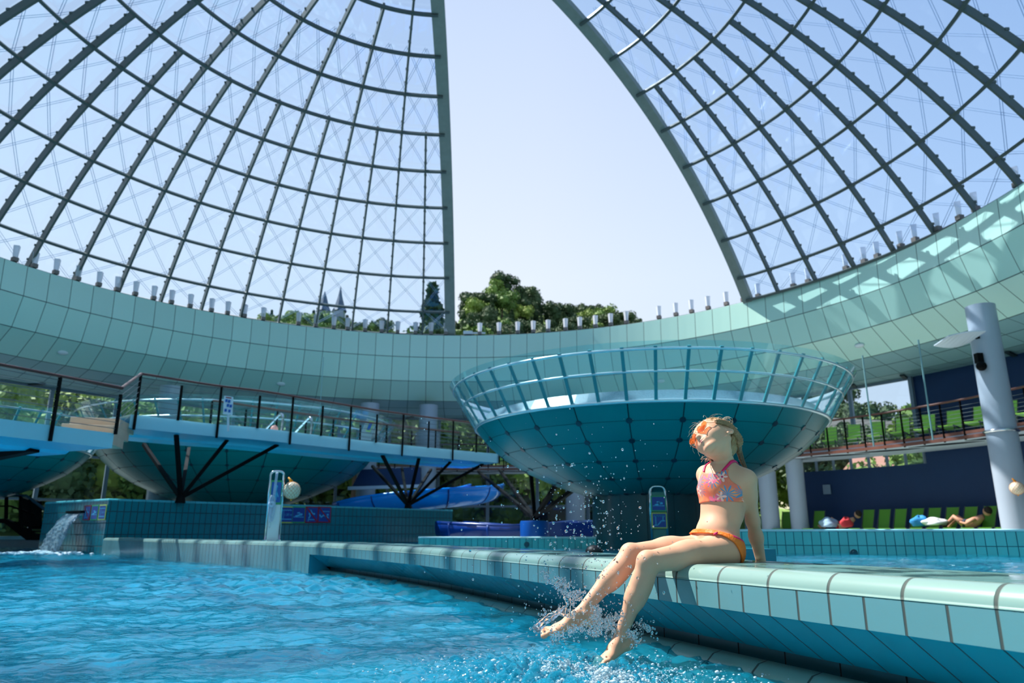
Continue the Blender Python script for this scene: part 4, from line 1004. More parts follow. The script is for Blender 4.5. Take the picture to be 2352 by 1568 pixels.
t = empty('beach_chair', at(122, 1235, 22.5)); tag(t, 'grey framed seat beside the waterfall at the foot of the black staircase', 'chair'); O = t.location
MB().tube(catmull([at(108, 1236, 22.5), at(103, 1205, 22.5), at(108, 1194, 22.5), at(124, 1194, 22.5), at(129, 1205, 22.5), at(126, 1236, 22.5)], 4), .04, 8).build('frame', mat('chair_frame', (110, 125, 135), rough=.4), t, O, smooth=True)
MB().poly3([at(108, 1232, 22.45), at(125, 1232, 22.45), at(126, 1200, 22.45), at(109, 1200, 22.45)], (0, 1, 0), .08).build('back', mat('chair_back', (50, 48, 56), rough=.7), t, O)

# ================================================================== waterfall from the wall end
M_fall = mat('falling_water', (225, 240, 250), rough=.15, trans=.75, ior=1.33)
pf = Vector((-9, 16.5, 0))-wd3*1.35; out = Vector((-.59, -.807, 0)).normalized()
nx, ny = 26, 40; V = []; rnd = random.Random(2)
for j in range(ny+1):
    t_ = j/ny; z = .93-.88*t_**1.35; o_ = .03+1.25*t_**.62*.42
    for i in range(nx+1):
        s_ = (i/nx-.5)*(.62+.25*t_); w_ = .035*math.sin(i*1.9+j*.35)*(.3+t_)+rnd.uniform(-.02, .02)*(.3+t_)
        p = pf+wd3*s_*-1+out*(o_+w_); V.append((p.x, p.y, z+rnd.uniform(-.01, .01)+.05*(1-t_)*0))
mb = MB(); mb.add(V, [(j*(nx+1)+i, j*(nx+1)+i+1, (j+1)*(nx+1)+i+1, (j+1)*(nx+1)+i) for j in range(ny) for i in range(nx)])
o = mb.build('waterfall', M_fall, smooth=True); sm = o.modifiers.new('thickness', 'SOLIDIFY'); sm.thickness = .05
tag(o, 'white sheet of water pouring from the end of the tall tiled wall', 'waterfall')
M_foam = mat('foam', (240, 248, 252), rough=.5)
mb = MB(); rnd = random.Random(11); pb = pf+out*.6
for i in range(420):
    a = rnd.uniform(0, 2*PI); r = abs(rnd.gauss(0, .5)); fx, fy = pb.x+r*math.cos(a)*1.5, pb.y+r*math.sin(a)
    if (fx-pf.x)*out.x+(fy-pf.y)*out.y < .08: continue
    mb.sphere((fx, fy, WZ+rnd.uniform(0, .06)*math.exp(-r*2)+.01), rnd.uniform(.012, .04), 6, (1.6, 1.6, .7))
tag(mb.build('waterfall_foam', M_foam, smooth=True), 'white foam on the pool where the waterfall lands', 'foam', kind='stuff')
tag(MB().box(pf+out*.08+Vector((0, 0, .955)), (.75, .1, .05), math.atan2(wd3.y, wd3.x)).build('spout_lip', M_black), 'dark spout slot above the waterfall', 'spout')
# ================================================================== outside: meadow, hills, trees, houses, church
SKY = [(-.95, .17), (-.40, .16), (-.345, .234), (-.19, .238), (-.165, .19), (-.118, .245), (-.085, .245), (-.075, .285), (-.02, .312), (.03, .29), (.085, .268), (.13, .262), (.17, .25), (.20, .19), (.23, .13), (.44, .12), (.50, .085), (.60, .05), (.95, .05)]
def sky_e(t):
    for (a, ea), (b, eb) in zip(SKY, SKY[1:]):
        if a <= t <= b: return lerp(ea, eb, (t-a)/(b-a))
    return SKY[0][1] if t < 0 else SKY[-1][1]
def ground_z(x, y):
    r = math.hypot(x, y); t = x/max(y, 1)
    return 0 if r < 46 else sky_e(t)*130*min(1.15, (r-46)/84)**1.25
V = []; Fs = []; nr_, na_ = 40, 100
for i in range(nr_+1):
    r = 46*((170/46)**(i/nr_)) if i else 30
    for k in range(na_+1):
        a = R_(lerp(-52, 52, k/na_)); x, y = r*math.sin(a), r*math.cos(a); V.append((x, y, ground_z(x, y)-.05+(0 if r < 50 else .6*math.sin(x*.3)*math.sin(y*.27))))
Fs = [(i*(na_+1)+k, i*(na_+1)+k+1, (i+1)*(na_+1)+k+1, (i+1)*(na_+1)+k) for i in range(nr_) for k in range(na_)]
mb = MB(); mb.add(V, Fs); o = mb.build('ground_hills', mat('meadow_green', (96, 124, 60), rough=.9, noise=.35, nscale=.25), smooth=True); struct(o, 'green hillside behind the pool hall')
LEAF = [mat('leaf_mid', (112, 138, 60), rough=.7, noise=.3, nscale=.8, var=.3), mat('leaf_dark', (62, 86, 50), rough=.7, noise=.3, nscale=.8, var=.25)]
M_bark = mat('bark', (84, 70, 56), rough=.9)
def crown(kind, seed):
    r = np.random.default_rng(seed); n = 2600
    if kind == 'conifer':
        t = r.uniform(0, 1, n)**.8; a = r.uniform(0, 2*PI, n); tier = 1+.35*np.sin(t*26); rad = (1-t)*2.1*tier*r.uniform(.55, 1, n)+.1
        C = np.stack([rad*np.cos(a), rad*np.sin(a), 1.2+t*8.8-rad*.25], -1); sz = r.uniform(.16, .42, n)
    else:
        nb = 16; bc = np.stack([r.normal(0, 1.5, nb), r.normal(0, 1.5, nb), 5.6+r.normal(0, 1.5, nb)], -1); br = r.uniform(1.1, 1.9, nb); bi = r.integers(0, nb, n)
        d = r.normal(0, 1, (n, 3)); d /= np.linalg.norm(d, axis=1)[:, None]; C = bc[bi]+d*(br[bi]*r.uniform(.72, 1.06, n)**.5)[:, None]; sz = r.uniform(.14, .36, n)
    u = r.normal(0, 1, (n, 3)); u /= np.linalg.norm(u, axis=1)[:, None]; w = r.normal(0, 1, (n, 3)); w -= (w*u).sum(1)[:, None]*u; w /= np.linalg.norm(w, axis=1)[:, None]
    P = np.stack([C-u*sz[:, None], C+w*sz[:, None]*.6, C+u*sz[:, None], C-w*sz[:, None]*.6], 1).reshape(-1, 3)
    mb = MB(); mb.v = [tuple(p) for p in P]; mb.f = [(4*i, 4*i+1, 4*i+2, 4*i+3) for i in range(n)]; mb.uv = [None]*n; mb.mi = [0]*n
    if kind == 'conifer': mb.lathe([(1.2, 1.5), (.8, 4), (.3, 8), (.02, 9.6)], n=9)
    else:
        for c, b in zip(bc, br): mb.sphere(c, b*.72, 8)
    return mb
protos = []
for i, (k, m) in enumerate((('broad', 0), ('broad', 0), ('broad', 1), ('conifer', 1))):
    t = empty('conifer_tree' if k == 'conifer' else 'leafy_tree'); crown(k, 20+i).build('crown', LEAF[m], t)
    MB().tube([(0, 0, -.8), (.1, 0, 2.5), (0, .1, 5.5)], [.28, .2, .08], 8).build('trunk', M_bark, t); protos.append([t, False])
def plant(k, x, y, s, lab, grp, z=None):
    p = protos[k]
    if p[1]: o = copy_tree(p[0])
    else: o = p[0]; p[1] = True
    o.location = (x, y, (ground_z(x, y) if z is None else z)); o.rotation_euler = (0, 0, rnd.uniform(0, 6.28)); q = rnd.uniform(.85, 1.2); o.scale = (s*q, s*q, s); tag(o, lab, 'tree', grp)
rnd = random.Random(42)
cnt = 0
for i in range(150):      # lower belt just behind the glass facade
    t = lerp(-.92, .74, (i+rnd.random())/150); y = rnd.uniform(40, 62); x = t*y
    if .30 < t < .42 and y < 50: continue
    k = rnd.choice((0, 1, 2, 0, 1)); s = rnd.uniform(.75, 1.15) if not (.18 < t < .6) else rnd.uniform(.5, .75)
    plant(k, x, y, s, 'leafy tree standing right behind the glass facade below the ring beam', 'trees behind the facade')
for i in range(150):      # the wooded hill in the gap between the dome halves
    t = lerp(-.105, .215, rnd.random()); y = rnd.uniform(88, 138); x = t*y
    k = rnd.choice((2, 2, 3, 2, 1)); plant(k, x, y, rnd.uniform(.45, .75), 'tree on the wooded hill seen in the gap between the dome halves', 'trees on the hill in the gap')
for i in range(46):      # far misty row on the left skyline
    t = lerp(-.37, -.17, (i+rnd.random())/46); y = rnd.uniform(128, 136); plant(rnd.choice((0, 2, 1, 3)), t*y, y, rnd.uniform(.45, .75), 'far tree on the left skyline seen through the dome glass beside the church', 'far skyline trees near the church')
for t_, y, s, k in ((-.116, 92, 1.75, 3), (-.1, 90, 1.25, 2), (-.106, 84, 1.2, 3), (-.09, 95, 1.4, 1), (-.112, 88, 1.0, 2)):
    plant(k, t_*y, y, s, 'tree seen through the glass right beside the upright edge of the left dome half', 'trees beside the left dome edge')
for i in range(26):
    t = lerp(.43, .64, rnd.random()); y = rnd.uniform(70, 125); plant(rnd.choice((0, 1, 2)), t*y, y, rnd.uniform(.6, 1.0), 'tree on the slope seen through the upper right window', 'trees behind the upper right window')
# church with two towers
def house(c, w, d, h, rh, label, wall, roof, rz=0, name='house'):
    t = empty(name, c, rz); tag(t, label, 'house')
    MB().box((0, 0, h/2), (w, d, h)).build('walls', wall, t)
    MB().add([(-w/2-.3, -d/2-.4, h), (w/2+.3, -d/2-.4, h), (w/2+.3, d/2+.4, h), (-w/2-.3, d/2+.4, h), (-w/2, 0, h+rh), (w/2, 0, h+rh)], [(0, 1, 5, 4), (2, 3, 4, 5), (0, 4, 3), (1, 2, 5), (3, 2, 1, 0)]).build('roof', roof, t)
    for i in range(4):
        for z in (1.6, 4.2):
            if z+1 < h: MB().box((-w*.38+i*w*.25, -d/2-.02, z), (1.0, .06, 1.3)).build('window', mat('house_window', (60, 70, 80), rough=.2), t)
    return t
M_hw = mat('house_wall', (200, 190, 175), rough=.8); M_hr = mat('roof_grey', (110, 108, 104), rough=.8, noise=.1); M_rr = mat('roof_pink', (190, 140, 130), rough=.8)
cy = 134; ch = empty('church', (-.262*cy, cy, ground_z(-.262*cy, cy))); tag(ch, 'church with two pointed towers far behind the left dome glass', 'church')
for dx in (-1.45, 1.6):
    MB().box((dx, 0, 3.6), (2.0, 2.0, 7.2)).build('tower', mat('church_stone', (150, 155, 165), rough=.8), ch)
    MB().lathe([(1.5, 7.2), (1.0, 8.2), (.45, 10.2), (.03, 12.4 if dx > 0 else 11.4)], (dx, 0, 0), 8).build('spire', mat('church_spire', (80, 95, 115), rough=.6), ch)
MB().box((0, 2.5, 2.6), (5.4, 5, 5.2)).build('nave', MATS['church_stone'], ch)
for t_, y, w, h, rz, lb, rf_ in ((.47, 62, 12, 5.0, .3, 'grey roofed house seen through the upper right window', M_hr), (.525, 58, 10, 3.6, .25, 'second grey roofed house lower in the upper right window', M_hr),
                          (.535, 42, 4.5, 3.0, .2, 'pink roofed house seen in the strip window above the navy wall', M_rr), (.005, 52, 14, 4.2, .1, 'beige walled house behind the blue slide', M_rr)):
    x = t_*y; house((x, y, ground_z(x, y)-.2), w, 7, h, 2.6, lb, M_hw, rf_, rz)
# ================================================================== the girl (implicit surface -> one continuous mesh)
def V3(*a): return np.array(a, float)
def A3(u, v, Y): p = at(u, v, Y); return V3(p.x, p.y, p.z)
def unit(v): return v/np.linalg.norm(v)
def frame(up, fwd):
    U = unit(up); F = unit(fwd-U*np.dot(fwd, U)); L = np.cross(U, F); return np.stack([L, F, U])   # rows: left, forward, up
# each primitive: (group, blend k, function(P)->sdf)
def cone(a, b, ra, rb):
    a = np.array(a, float); b = np.array(b, float); ba = b-a; l2 = ba@ba
    def f(P):
        pa = P-a; h = np.clip((pa@ba)/l2, 0, 1); d = pa-h[:, None]*ba; return np.sqrt((d*d).sum(1))-(ra+(rb-ra)*h)
    return f
def econe(a, b, ra, rb, ax, fl):
    """tapered capsule flattened by factor fl along unit axis ax"""
    a = np.array(a, float); b = np.array(b, float); ax = unit(np.array(ax, float)); ba = b-a; ax = unit(ax-ba*(ax@ba)/(ba@ba)); l2 = ba@ba
    def f(P):
        pa = P-a; h = np.clip((pa@ba)/l2, 0, 1); d = pa-h[:, None]*ba; t = d@ax; d = d+((1/fl-1)*t)[:, None]*ax; return (np.sqrt((d*d).sum(1))-(ra+(rb-ra)*h))*(fl+1)/2
    return f
def ell(c, r, Fm=None):
    c = np.array(c, float); r = np.array(r, float); Fm = np.eye(3) if Fm is None else Fm
    def f(P):
        q = (P-c)@Fm.T; k0 = np.sqrt(((q/r)**2).sum(1)); k1 = np.sqrt(((q/r**2)**2).sum(1))+1e-9; return k0*(k0-1)/k1
    return f
def smin(a, b, k):
    if k <= 0: return np.minimum(a, b)
    h = np.maximum(k-np.abs(a-b), 0)/k; return np.minimum(a, b)-h*h*k*.25
def sdf_of(prims):
    def f(P):
        d = None; use = prims
        if len(P) > 200 and len(prims) > 4:
            c = (P.min(0)+P.max(0))/2; R = np.linalg.norm(P.max(0)-c); vals = [fn(c[None])[0] for _, fn, _ in prims]
            m = min(v for v, pr in zip(vals, prims) if pr[2] > 0)
            use = [pr for v, pr in zip(vals, prims) if v < (m+2.4*R+.05 if pr[2] > 0 else 1.2*R+.02)]
        for k, fn, sgn in use:
            q = fn(P)
            if d is None: d = q
            elif sgn > 0: d = smin(d, q, k)
            else: d = -smin(-d, q, k)
        return d
    return f
def surface(f, lo_, hi, h, block=24):
    lo_ = np.array(lo_); n = np.ceil((np.array(hi)-lo_)/h).astype(int)+1
    D = np.full(n, 1.0, np.float32); step = block
    for i in range(0, n[0], step):
        for j in range(0, n[1], step):
            for k in range(0, n[2], step):
                c = lo_+h*(np.array([i, j, k])+step/2)
                v = f(c[None])[0]
                if abs(v) > h*step*.5*1.7321*1.7+.02:
                    if v < 0: D[i:i+step, j:j+step, k:k+step] = -1
                    continue
                I, J, K = np.meshgrid(np.arange(i, min(i+step, n[0])), np.arange(j, min(j+step, n[1])), np.arange(k, min(k+step, n[2])), indexing='ij')
                P = lo_+h*np.stack([I, J, K], -1).reshape(-1, 3); D[i:i+step, j:j+step, k:k+step] = f(P).reshape(I.shape)
    # surface nets
    Sg = D < 0; c = np.zeros(np.array(n)-1, bool); allin = np.ones(np.array(n)-1, bool)
    for a in (0, 1):
        for b in (0, 1):
            for e in (0, 1):
                s = Sg[a:n[0]-1+a, b:n[1]-1+b, e:n[2]-1+e]; c |= s; allin &= s
    act = c & ~allin; ids = -np.ones(act.shape, np.int64); A = np.argwhere(act); ids[act] = np.arange(len(A))
    acc = np.zeros((len(A), 3)); cnt_ = np.zeros(len(A)); x, y, z = A.T
    cor = [(a, b, e) for a in (0, 1) for b in (0, 1) for e in (0, 1)]
    for p in cor:
        for q in cor:
            if sum(abs(p[i]-q[i]) for i in range(3)) != 1 or p > q: continue
            d0 = D[x+p[0], y+p[1], z+p[2]]; d1 = D[x+q[0], y+q[1], z+q[2]]; m = (d0 < 0) != (d1 < 0); t = np.where(m, d0/(d0-d1+1e-12), 0)
            pt = np.array(p)+(np.array(q)-np.array(p))*t[:, None]; acc += pt*m[:, None]; cnt_ += m
    Vv = lo_+h*(A+acc/np.maximum(cnt_, 1)[:, None])
    Q = []
    for ax in range(3):
        o1, o2 = [i for i in range(3) if i != ax]; sl0 = [slice(None)]*3; sl1 = [slice(None)]*3; sl0[ax] = slice(0, n[ax]-1); sl1[ax] = slice(1, n[ax])
        E = Sg[tuple(sl0)] != Sg[tuple(sl1)]; idx = np.argwhere(E); ok = (idx[:, o1] > 0) & (idx[:, o2] > 0) & (idx[:, o1] < n[o1]-1) & (idx[:, o2] < n[o2]-1); idx = idx[ok]
        def g(d1, d2): t = idx.copy(); t[:, o1] -= d1; t[:, o2] -= d2; return ids[t[:, 0], t[:, 1], t[:, 2]]
        q = np.stack([g(1, 1), g(0, 1), g(0, 0), g(1, 0)], -1); inside = Sg[idx[:, 0], idx[:, 1], idx[:, 2]]
        flip = inside if ax != 1 else ~inside; q[~flip] = q[~flip][:, ::-1]; Q.append(q)
    return Vv, np.concatenate(Q)
def np_mesh(name, Vv, Q, mats, parent=None, org=(0, 0, 0), mi=None, smooth_it=2):
    # light Laplacian smoothing
    for _ in range(smooth_it):
        s = np.zeros_like(Vv); c = np.zeros(len(Vv))
        for a, b in ((0, 1), (1, 2), (2, 3), (3, 0)):
            np.add.at(s, Q[:, a], Vv[Q[:, b]]); np.add.at(s, Q[:, b], Vv[Q[:, a]]); np.add.at(c, Q[:, a], 1); np.add.at(c, Q[:, b], 1)
        Vv = Vv*.45+.55*s/np.maximum(c, 1)[:, None]
    me = bpy.data.meshes.new(name); W_ = (Vv-np.array(org)).astype(np.float32); me.vertices.add(len(W_)); me.vertices.foreach_set('co', W_.ravel())
    me.loops.add(len(Q)*4); me.loops.foreach_set('vertex_index', Q.astype(np.int32).ravel()); me.polygons.add(len(Q))
    me.polygons.foreach_set('loop_start', np.arange(0, len(Q)*4, 4, dtype=np.int32)); me.polygons.foreach_set('loop_total', np.full(len(Q), 4, np.int32))
    for m in mats: me.materials.append(m)
    if mi is not None: me.polygons.foreach_set('material_index', mi.astype(np.int32))
    me.update(calc_edges=True); me.validate(); me.shade_smooth(); o = bpy.data.objects.new(name, me); COL.objects.link(o)
    if parent is not None: o.parent = parent
    return o

# --- pose -------------------------------------------------------------
EN = V3(-.919, -.394, 0)                                   # outward from the pool edge
HIP = A3(1650, 1262, 3.03)
TF = frame(V3(.03, .04, 1), V3(-.80, -.60, .02))            # torso: rows left, forward, up
PFm = frame(V3(0.02, .0, 1), V3(-.90, -.44, 0))
CH = A3(1655, 1112, 3.05)
SL = A3(1713, 1102, 2.97); SRr = A3(1622, 1090, 3.14)
EL = A3(1729, 1196, 3.08); WR = V3(1.073, 3.24, .345)
HL = HIP+PFm[0]*.058; HR = HIP-PFm[0]*.055
KL = A3(1489, 1289, 2.83); KR = A3(1450, 1271, 2.99)
AL = A3(1424, 1462, 2.88); AR = A3(1338, 1402, 2.90)
NB = A3(1666, 1066, 3.07); HC = A3(1644, 1014.5, 3.0)
_F = unit(V3(-.880, -.389, .261)); _L = V3(.42, -.60, .68); _L = unit(_L-_F*(_L@_F)); HFm = np.array([_L, _F, -np.cross(_L, _F)])
if HFm[2][2] < 0: HFm[2] = -HFm[2]
HS = 1.02
def H(l, f, u): return HC+(HFm[0]*l+HFm[1]*f+HFm[2]*u)*HS         # head coordinates: left, forward, up (m)
def T(l, f, u, c=None): c = CH if c is None else c; return c+TF[0]*l+TF[1]*f+TF[2]*u
torso = [(0, ell(T(0, .0, -.005), (.095, .066, .085), TF), 1), (.05, ell(T(0, .002, -.085), (.085, .058, .075), TF), 1), (.05, ell(T(.004, .0, -.125), (.086, .058, .055), TF), 1),
         (.05, ell(HIP+V3(0.0, 0, .065)+TF[1]*.0, (.088, .062, .07), TF), 1), (.05, ell(HIP+V3(-.006, 0.0, .012), (.100, .070, .072), PFm), 1),
         (.03, ell(HIP+PFm[0]*.05+V3(.0, .0, -.008), (.058, .062, .06), PFm), 1), (.03, ell(HIP-PFm[0]*.05+V3(.0, .0, -.008), (.058, .062, .06), PFm), 1),
         (.05, ell(T(0, .018, .0), (.07, .052, .05), TF), 1), (.035, ell(HIP+V3(-.012, -.012, .075), (.062, .05, .045), TF), 1)]
shoulders = [(.045, cone(T(-.05, -.012, .050), SRr, .033, .034), 1), (.045, cone(T(.05, -.012, .050), SL, .034, .037), 1),
             (.05, cone(T(0.006, -.01, .045), NB-TF[2]*.008, .05, .030), 1)]
neck = [(.03, cone(NB-TF[2]*.012+V3(.004, 0, 0), H(.0, -.026, -.038), .030, .033), 1), (.02, cone(NB+TF[0]*.018+TF[1]*.022-TF[2]*.012, H(.035, -.01, -.045), .009, .012), 1),
        (.02, cone(NB-TF[0]*.016+TF[1]*.024-TF[2]*.012, H(-.03, -.005, -.05), .008, .012), 1)]
mid = lambda a, b, t: a+(b-a)*t
arms = [(.035, cone(SL, EL, .0365, .0265), 1), (.02, ell(mid(SL, EL, .3), (.034, .034, .06), frame(SL-EL, V3(-1, 0, 0))), 1), (.02, cone(EL, mid(EL, WR, .35), .0262, .0265), 1), (.02, cone(mid(EL, WR, .3), WR, .0268, .0185), 1),
        (.03, cone(SRr, SRr+V3(.05, .06, -.16), .034, .026), 1), (.02, cone(SRr+V3(.05, .06, -.16), SRr+V3(.05, .03, -.33), .026, .018), 1)]
# left hand: palm pressed on the deck behind, fingers over the far edge of the deck
dirF = unit(V3(.90, .40, -.10)); side = unit(np.cross(dirF, V3(0, 0, 1))); HZ = .385+.012; LZh = .30+.010
hb = V3(*(WR+dirF*.020)[:2], LZh+.006)
hand = [(.02, cone(WR, hb, .018, .017), 1), (.015, econe(hb, hb+dirF*.030, .019, .024, V3(0, 0, 1), .6), 1)]
for i, (o_, L_) in enumerate(((-.024, .036), (-.008, .042), (.008, .040), (.022, .031))):
    b0 = hb+side*o_*.8+dirF*.044; b1 = b0+dirF*L_*.5+side*o_*.25+V3(0, 0, .004); b2 = b1+dirF*L_*.32+V3(0, 0, -.006)
    hand += [(.010, cone(hb+side*o_*.5+dirF*.02, b0, .011, .0085), 1), (.004, cone(b0, b1, .0085, .0078), 1), (.003, cone(b1, b2, .0078, .0066), 1)]
tb = hb-side*.02; hand += [(.01, cone(tb, tb-side*.022+dirF*.014, .010, .0085), 1), (.003, cone(tb-side*.022+dirF*.014, tb-side*.03+dirF*.036, .0085, .0068), 1)]
RHb = SRr+V3(.05, .03, -.33); RHb[2] = max(RHb[2], HZ+.01); hand += [(.02, econe(RHb, RHb+dirF*.05+V3(0, 0, -.01), .018, .026, V3(0, 0, 1), .55), 1)]
for i, o_ in enumerate((-.02, -.007, .007, .02)): hand += [(.006, cone(RHb+dirF*.05+side*o_, RHb+dirF*(.095-.006*abs(i-1))+side*o_*1.3+V3(0, 0, -.012), .0085, .0065), 1)]
hand += [(.006, cone(RHb+dirF*.02-side*.02, RHb+dirF*.05-side*.045, .009, .007), 1)]
legs = []
for Hh, Kk, Aa in ((HL, KL, AL), (HR, KR, AR)):
    kn = .0405; fw = unit(Kk-Hh)
    h0 = Hh+fw*.02+V3(0, 0, .000)
    legs += [(.04, cone(h0, mid(Hh, Kk, .55), .060, .053), 1), (.03, cone(mid(Hh, Kk, .5), Kk, .054, .038), 1),
             (.015, ell(Kk+unit(Kk-Hh)*.006+V3(0, 0, .004), (.035, .036, .036)), 1)]
    sh = unit(Aa-Kk); back = unit(np.cross(np.cross(sh, fw), sh))*-1
    legs += [(.02, cone(Kk+sh*.01, mid(Kk, Aa, .5), .036, .034), 1), (.03, ell(mid(Kk, Aa, .30)+back*.012, (.036, .036, .085), frame(-sh, fw)), 1),
             (.02, cone(mid(Kk, Aa, .45), Aa, .034, .0215), 1), (.012, cone(mid(Kk, Aa, .15)-back*.012, mid(Kk, Aa, .9)-back*.006, .018, .014), 1)]
def foot(Aa, toe_dir, up, s=1.0, rot=0):
    d = unit(toe_dir); u = unit(up-d*(up@d)); w = np.cross(d, u); out_ = []
    heel = Aa-d*.022*s-u*.034*s; ball = Aa+d*.095*s-u*.040*s
    out_ += [(.02, ell(heel+u*.008, (.024*s, .026*s, .026*s), np.stack([w, d, u])), 1), (.025, cone(Aa, Aa+d*.045*s-u*.018*s, .0215, .019), 1),
             (.018, econe(heel+d*.01, ball-d*.006, .021, .0275, u, .62), 1), (.018, econe(Aa+d*.04*s-u*.016*s, ball+u*.003-d*.006, .018, .0225, u, .62), 1)]
    for i, (o_, L_, r_t) in enumerate(((-.0255, .036, .0100), (-.0105, .036, .0066), (.0015, .033, .0063), (.0130, .028, .0060), (.0240, .023, .0058))):
        b0 = ball+w*o_*s*.9+d*.008*s; b1 = b0+d*L_*s*.65+u*.003*s+w*o_*.22; b2 = b1+d*L_*s*.4-u*.004*s
        out_ += [(.005, cone(b0, b1, .0100 if i == 0 else .0072, r_t*.96), 1), (.003, ell(b2, (r_t*s*1.0, r_t*s*1.15, r_t*s*.9), np.stack([w, d, u])), 1)]
    out_ += [(.01, ell(Aa+w*.020*s-u*.004, (.009, .009, .009)), 1), (.01, ell(Aa-w*.020*s-u*.002, (.009, .009, .009)), 1)]
    return out_
feet = foot(AR, A3(1232, 1424, 2.86)-AR, V3(-.35, -.25, .9), 1.2) + foot(AL, A3(1356, 1500, 2.78)-AL, V3(-.45, -.15, .88), 1.12)
# head and face
_e = ell
ell = lambda c, r, Fm=None: _e(c, np.array(r)*HS, Fm)
hd = [(.0, ell(H(0, -.004, .022), (.069, .080, .077), HFm), 1), (.03, ell(H(0, .030, .012), (.060, .056, .066), HFm), 1), (.03, ell(H(0, .032, -.034), (.041, .048, .040), HFm), 1),
      (.016, ell(H(0, .066, -.069), (.017, .016, .014), HFm), 1), (.02, cone(H(.050, -.012, -.03), H(.016, .060, -.067), .012, .010), 1), (.02, cone(H(-.050, -.012, -.03), H(-.016, .060, -.067), .012, .010), 1),
      (.022, ell(H(.032, .052, -.018), (.021, .018, .020), HFm), 1), (.022, ell(H(-.032, .052, -.018), (.021, .018, .020), HFm), 1),
      (.012, ell(H(.028, .074, .012), (.017, .008, .010), HFm), -1), (.012, ell(H(-.028, .074, .012), (.017, .008, .010), HFm), -1),
      (.006, ell(H(.0285, .062, .009), (.0145, .0115, .0115), HFm), 1), (.006, ell(H(-.0285, .062, .009), (.0145, .0115, .0115), HFm), 1),
      (.010, cone(H(0, .072, .016), H(0, .092, -.014), .0060, .0085), 1), (.008, ell(H(0, .0960, -.0165), (.0098, .0092, .0082), HFm), 1),
      (.006, ell(H(.0095, .084, -.0195), (.0062, .0072, .0055), HFm), 1), (.006, ell(H(-.0095, .084, -.0195), (.0062, .0072, .0055), HFm), 1),
      (.002, ell(H(.0055, .0905, -.0255), (.0032, .0048, .0062), HFm), -1), (.002, ell(H(-.0055, .0905, -.0255), (.0032, .0048, .0062), HFm), -1),
      (.014, ell(H(0, .075, -.038), (.024, .015, .018), HFm), 1),
      (.004, cone(H(-.023, .081, -.0352), H(.0, .0905, -.0375), .0026, .0034), 1), (.004, cone(H(.023, .081, -.0352), H(.0, .0905, -.0375), .0026, .0034), 1),
      (.004, cone(H(-.022, .081, -.0412), H(.0, .0885, -.0455), .0026, .0042), 1), (.004, cone(H(.022, .081, -.0412), H(.0, .0885, -.0455), .0026, .0042), 1),
      (.003, cone(H(-.028, .0765, -.0360), H(.0, .0935, -.0410), .0012, .0016), -1), (.003, cone(H(.028, .0765, -.0360), H(.0, .0935, -.0410), .0012, .0016), -1)]
for sg in (1, -1):
    e = H(.070*sg, -.012, -.004); ax_ = HFm[0]*sg
    Er = HFm.copy(); cs, sn = math.cos(.42), math.sin(.42); Er[0] = HFm[0]*sg*cs+HFm[1]*sn; Er[1] = HFm[1]*cs-HFm[0]*sg*sn
    hd.append((.006, ell(H(sg*.073, -.012, .0), (.0065, .0200, .0320), Er), 1)); hd.append((.003, ell(H(sg*.0810, -.006, .004), (.0055, .0130, .0215), Er), -1))
    hd.append((.003, ell(H(sg*.0735, -.010, -.004), (.0040, .0055, .0130), Er), 1)); hd.append((.004, ell(H(sg*.071, .000, -.0245), (.0050, .0060, .0070), Er), 1)); hd.append((.003, ell(H(sg*.0715, .0035, -.002), (.0034, .0040, .0065), Er), 1))
ell = _e
ALL = torso+shoulders+neck+[(.03,)+hd[0][1:]]+hd[1:]+arms+hand+legs+feet
# the blend order matters for the carved eye sockets: head first, then the rest joined on
body_f_parts = [sdf_of(hd), sdf_of(torso+shoulders+arms+hand), sdf_of(neck), sdf_of(legs), sdf_of(feet)]
def body_f(P):
    a = smin(smin(body_f_parts[1](P), body_f_parts[2](P), .022), body_f_parts[0](P), .012)
    return smin(smin(a, body_f_parts[3](P), .028), body_f_parts[4](P), .008)
def cull(prims_list, P): return None
lo_b = np.minimum.reduce([HL, KL, AL, AR, WR, HC, A3(1235, 1450, 2.7), A3(1340, 1510, 2.45)])-.13; hi_b = np.maximum.reduce([HL, KL, AL, AR, WR, HC, SL, SRr, KR])+.13
lo_b[2] = -.12
import time as _t; _t0 = _t.time()
Vb, Qb = surface(body_f, lo_b, hi_b, .0030)
print("body", _t.time()-_t0, len(Vb))
# colour regions: lips, cheeks, nails are real differences of skin colour
fc = Vb[Qb].mean(1)
lip = np.minimum(sdf_of([hd[i] for i in (19, 20)])(fc), sdf_of([hd[i] for i in (21, 22)])(fc))
mi = np.zeros(len(Qb), int); nos = np.minimum(ell(H(.0055, .0905, -.0255), (.0034, .005, .0064), HFm)(fc), ell(H(-.0055, .0905, -.0255), (.0034, .005, .0064), HFm)(fc)); pass
M_nos = mat('nostril', (130, 60, 50), rough=.7)
M_skin = mat('skin', (206, 156, 128), rough=.55, sss=.25, noise=.03, nscale=14, spec=.3)
M_lip = mat('lips', (196, 116, 106), rough=.35, sss=.2)
girl = empty('person', (float(HIP[0]), float(HIP[1]), .385)); GO = np.array(girl.location)
tag(girl, 'girl in floral bikini top and orange briefs splashing her feet from the pool edge', 'person')
body = np_mesh('body', Vb, Qb, [M_skin, M_lip, M_nos], girl, GO, mi, 2)
Vl, Ql = surface((lambda P: np.minimum(sdf_of([hd[i] for i in (19, 20)])(P), sdf_of([hd[i] for i in (21, 22)])(P))-.0001), H(0, .085, -.04)-.035, H(0, .085, -.04)+.035, .0011)
np_mesh('lips', Vl, Ql, [M_lip], girl, GO, None, 1)
for sg in (1, -1): MB().sphere(Vector(H(sg*.0056, .0885, -.0245)), .0036, 10, (1, 1, 1.1)).build('nostril', M_nos, girl, GO, smooth=True)
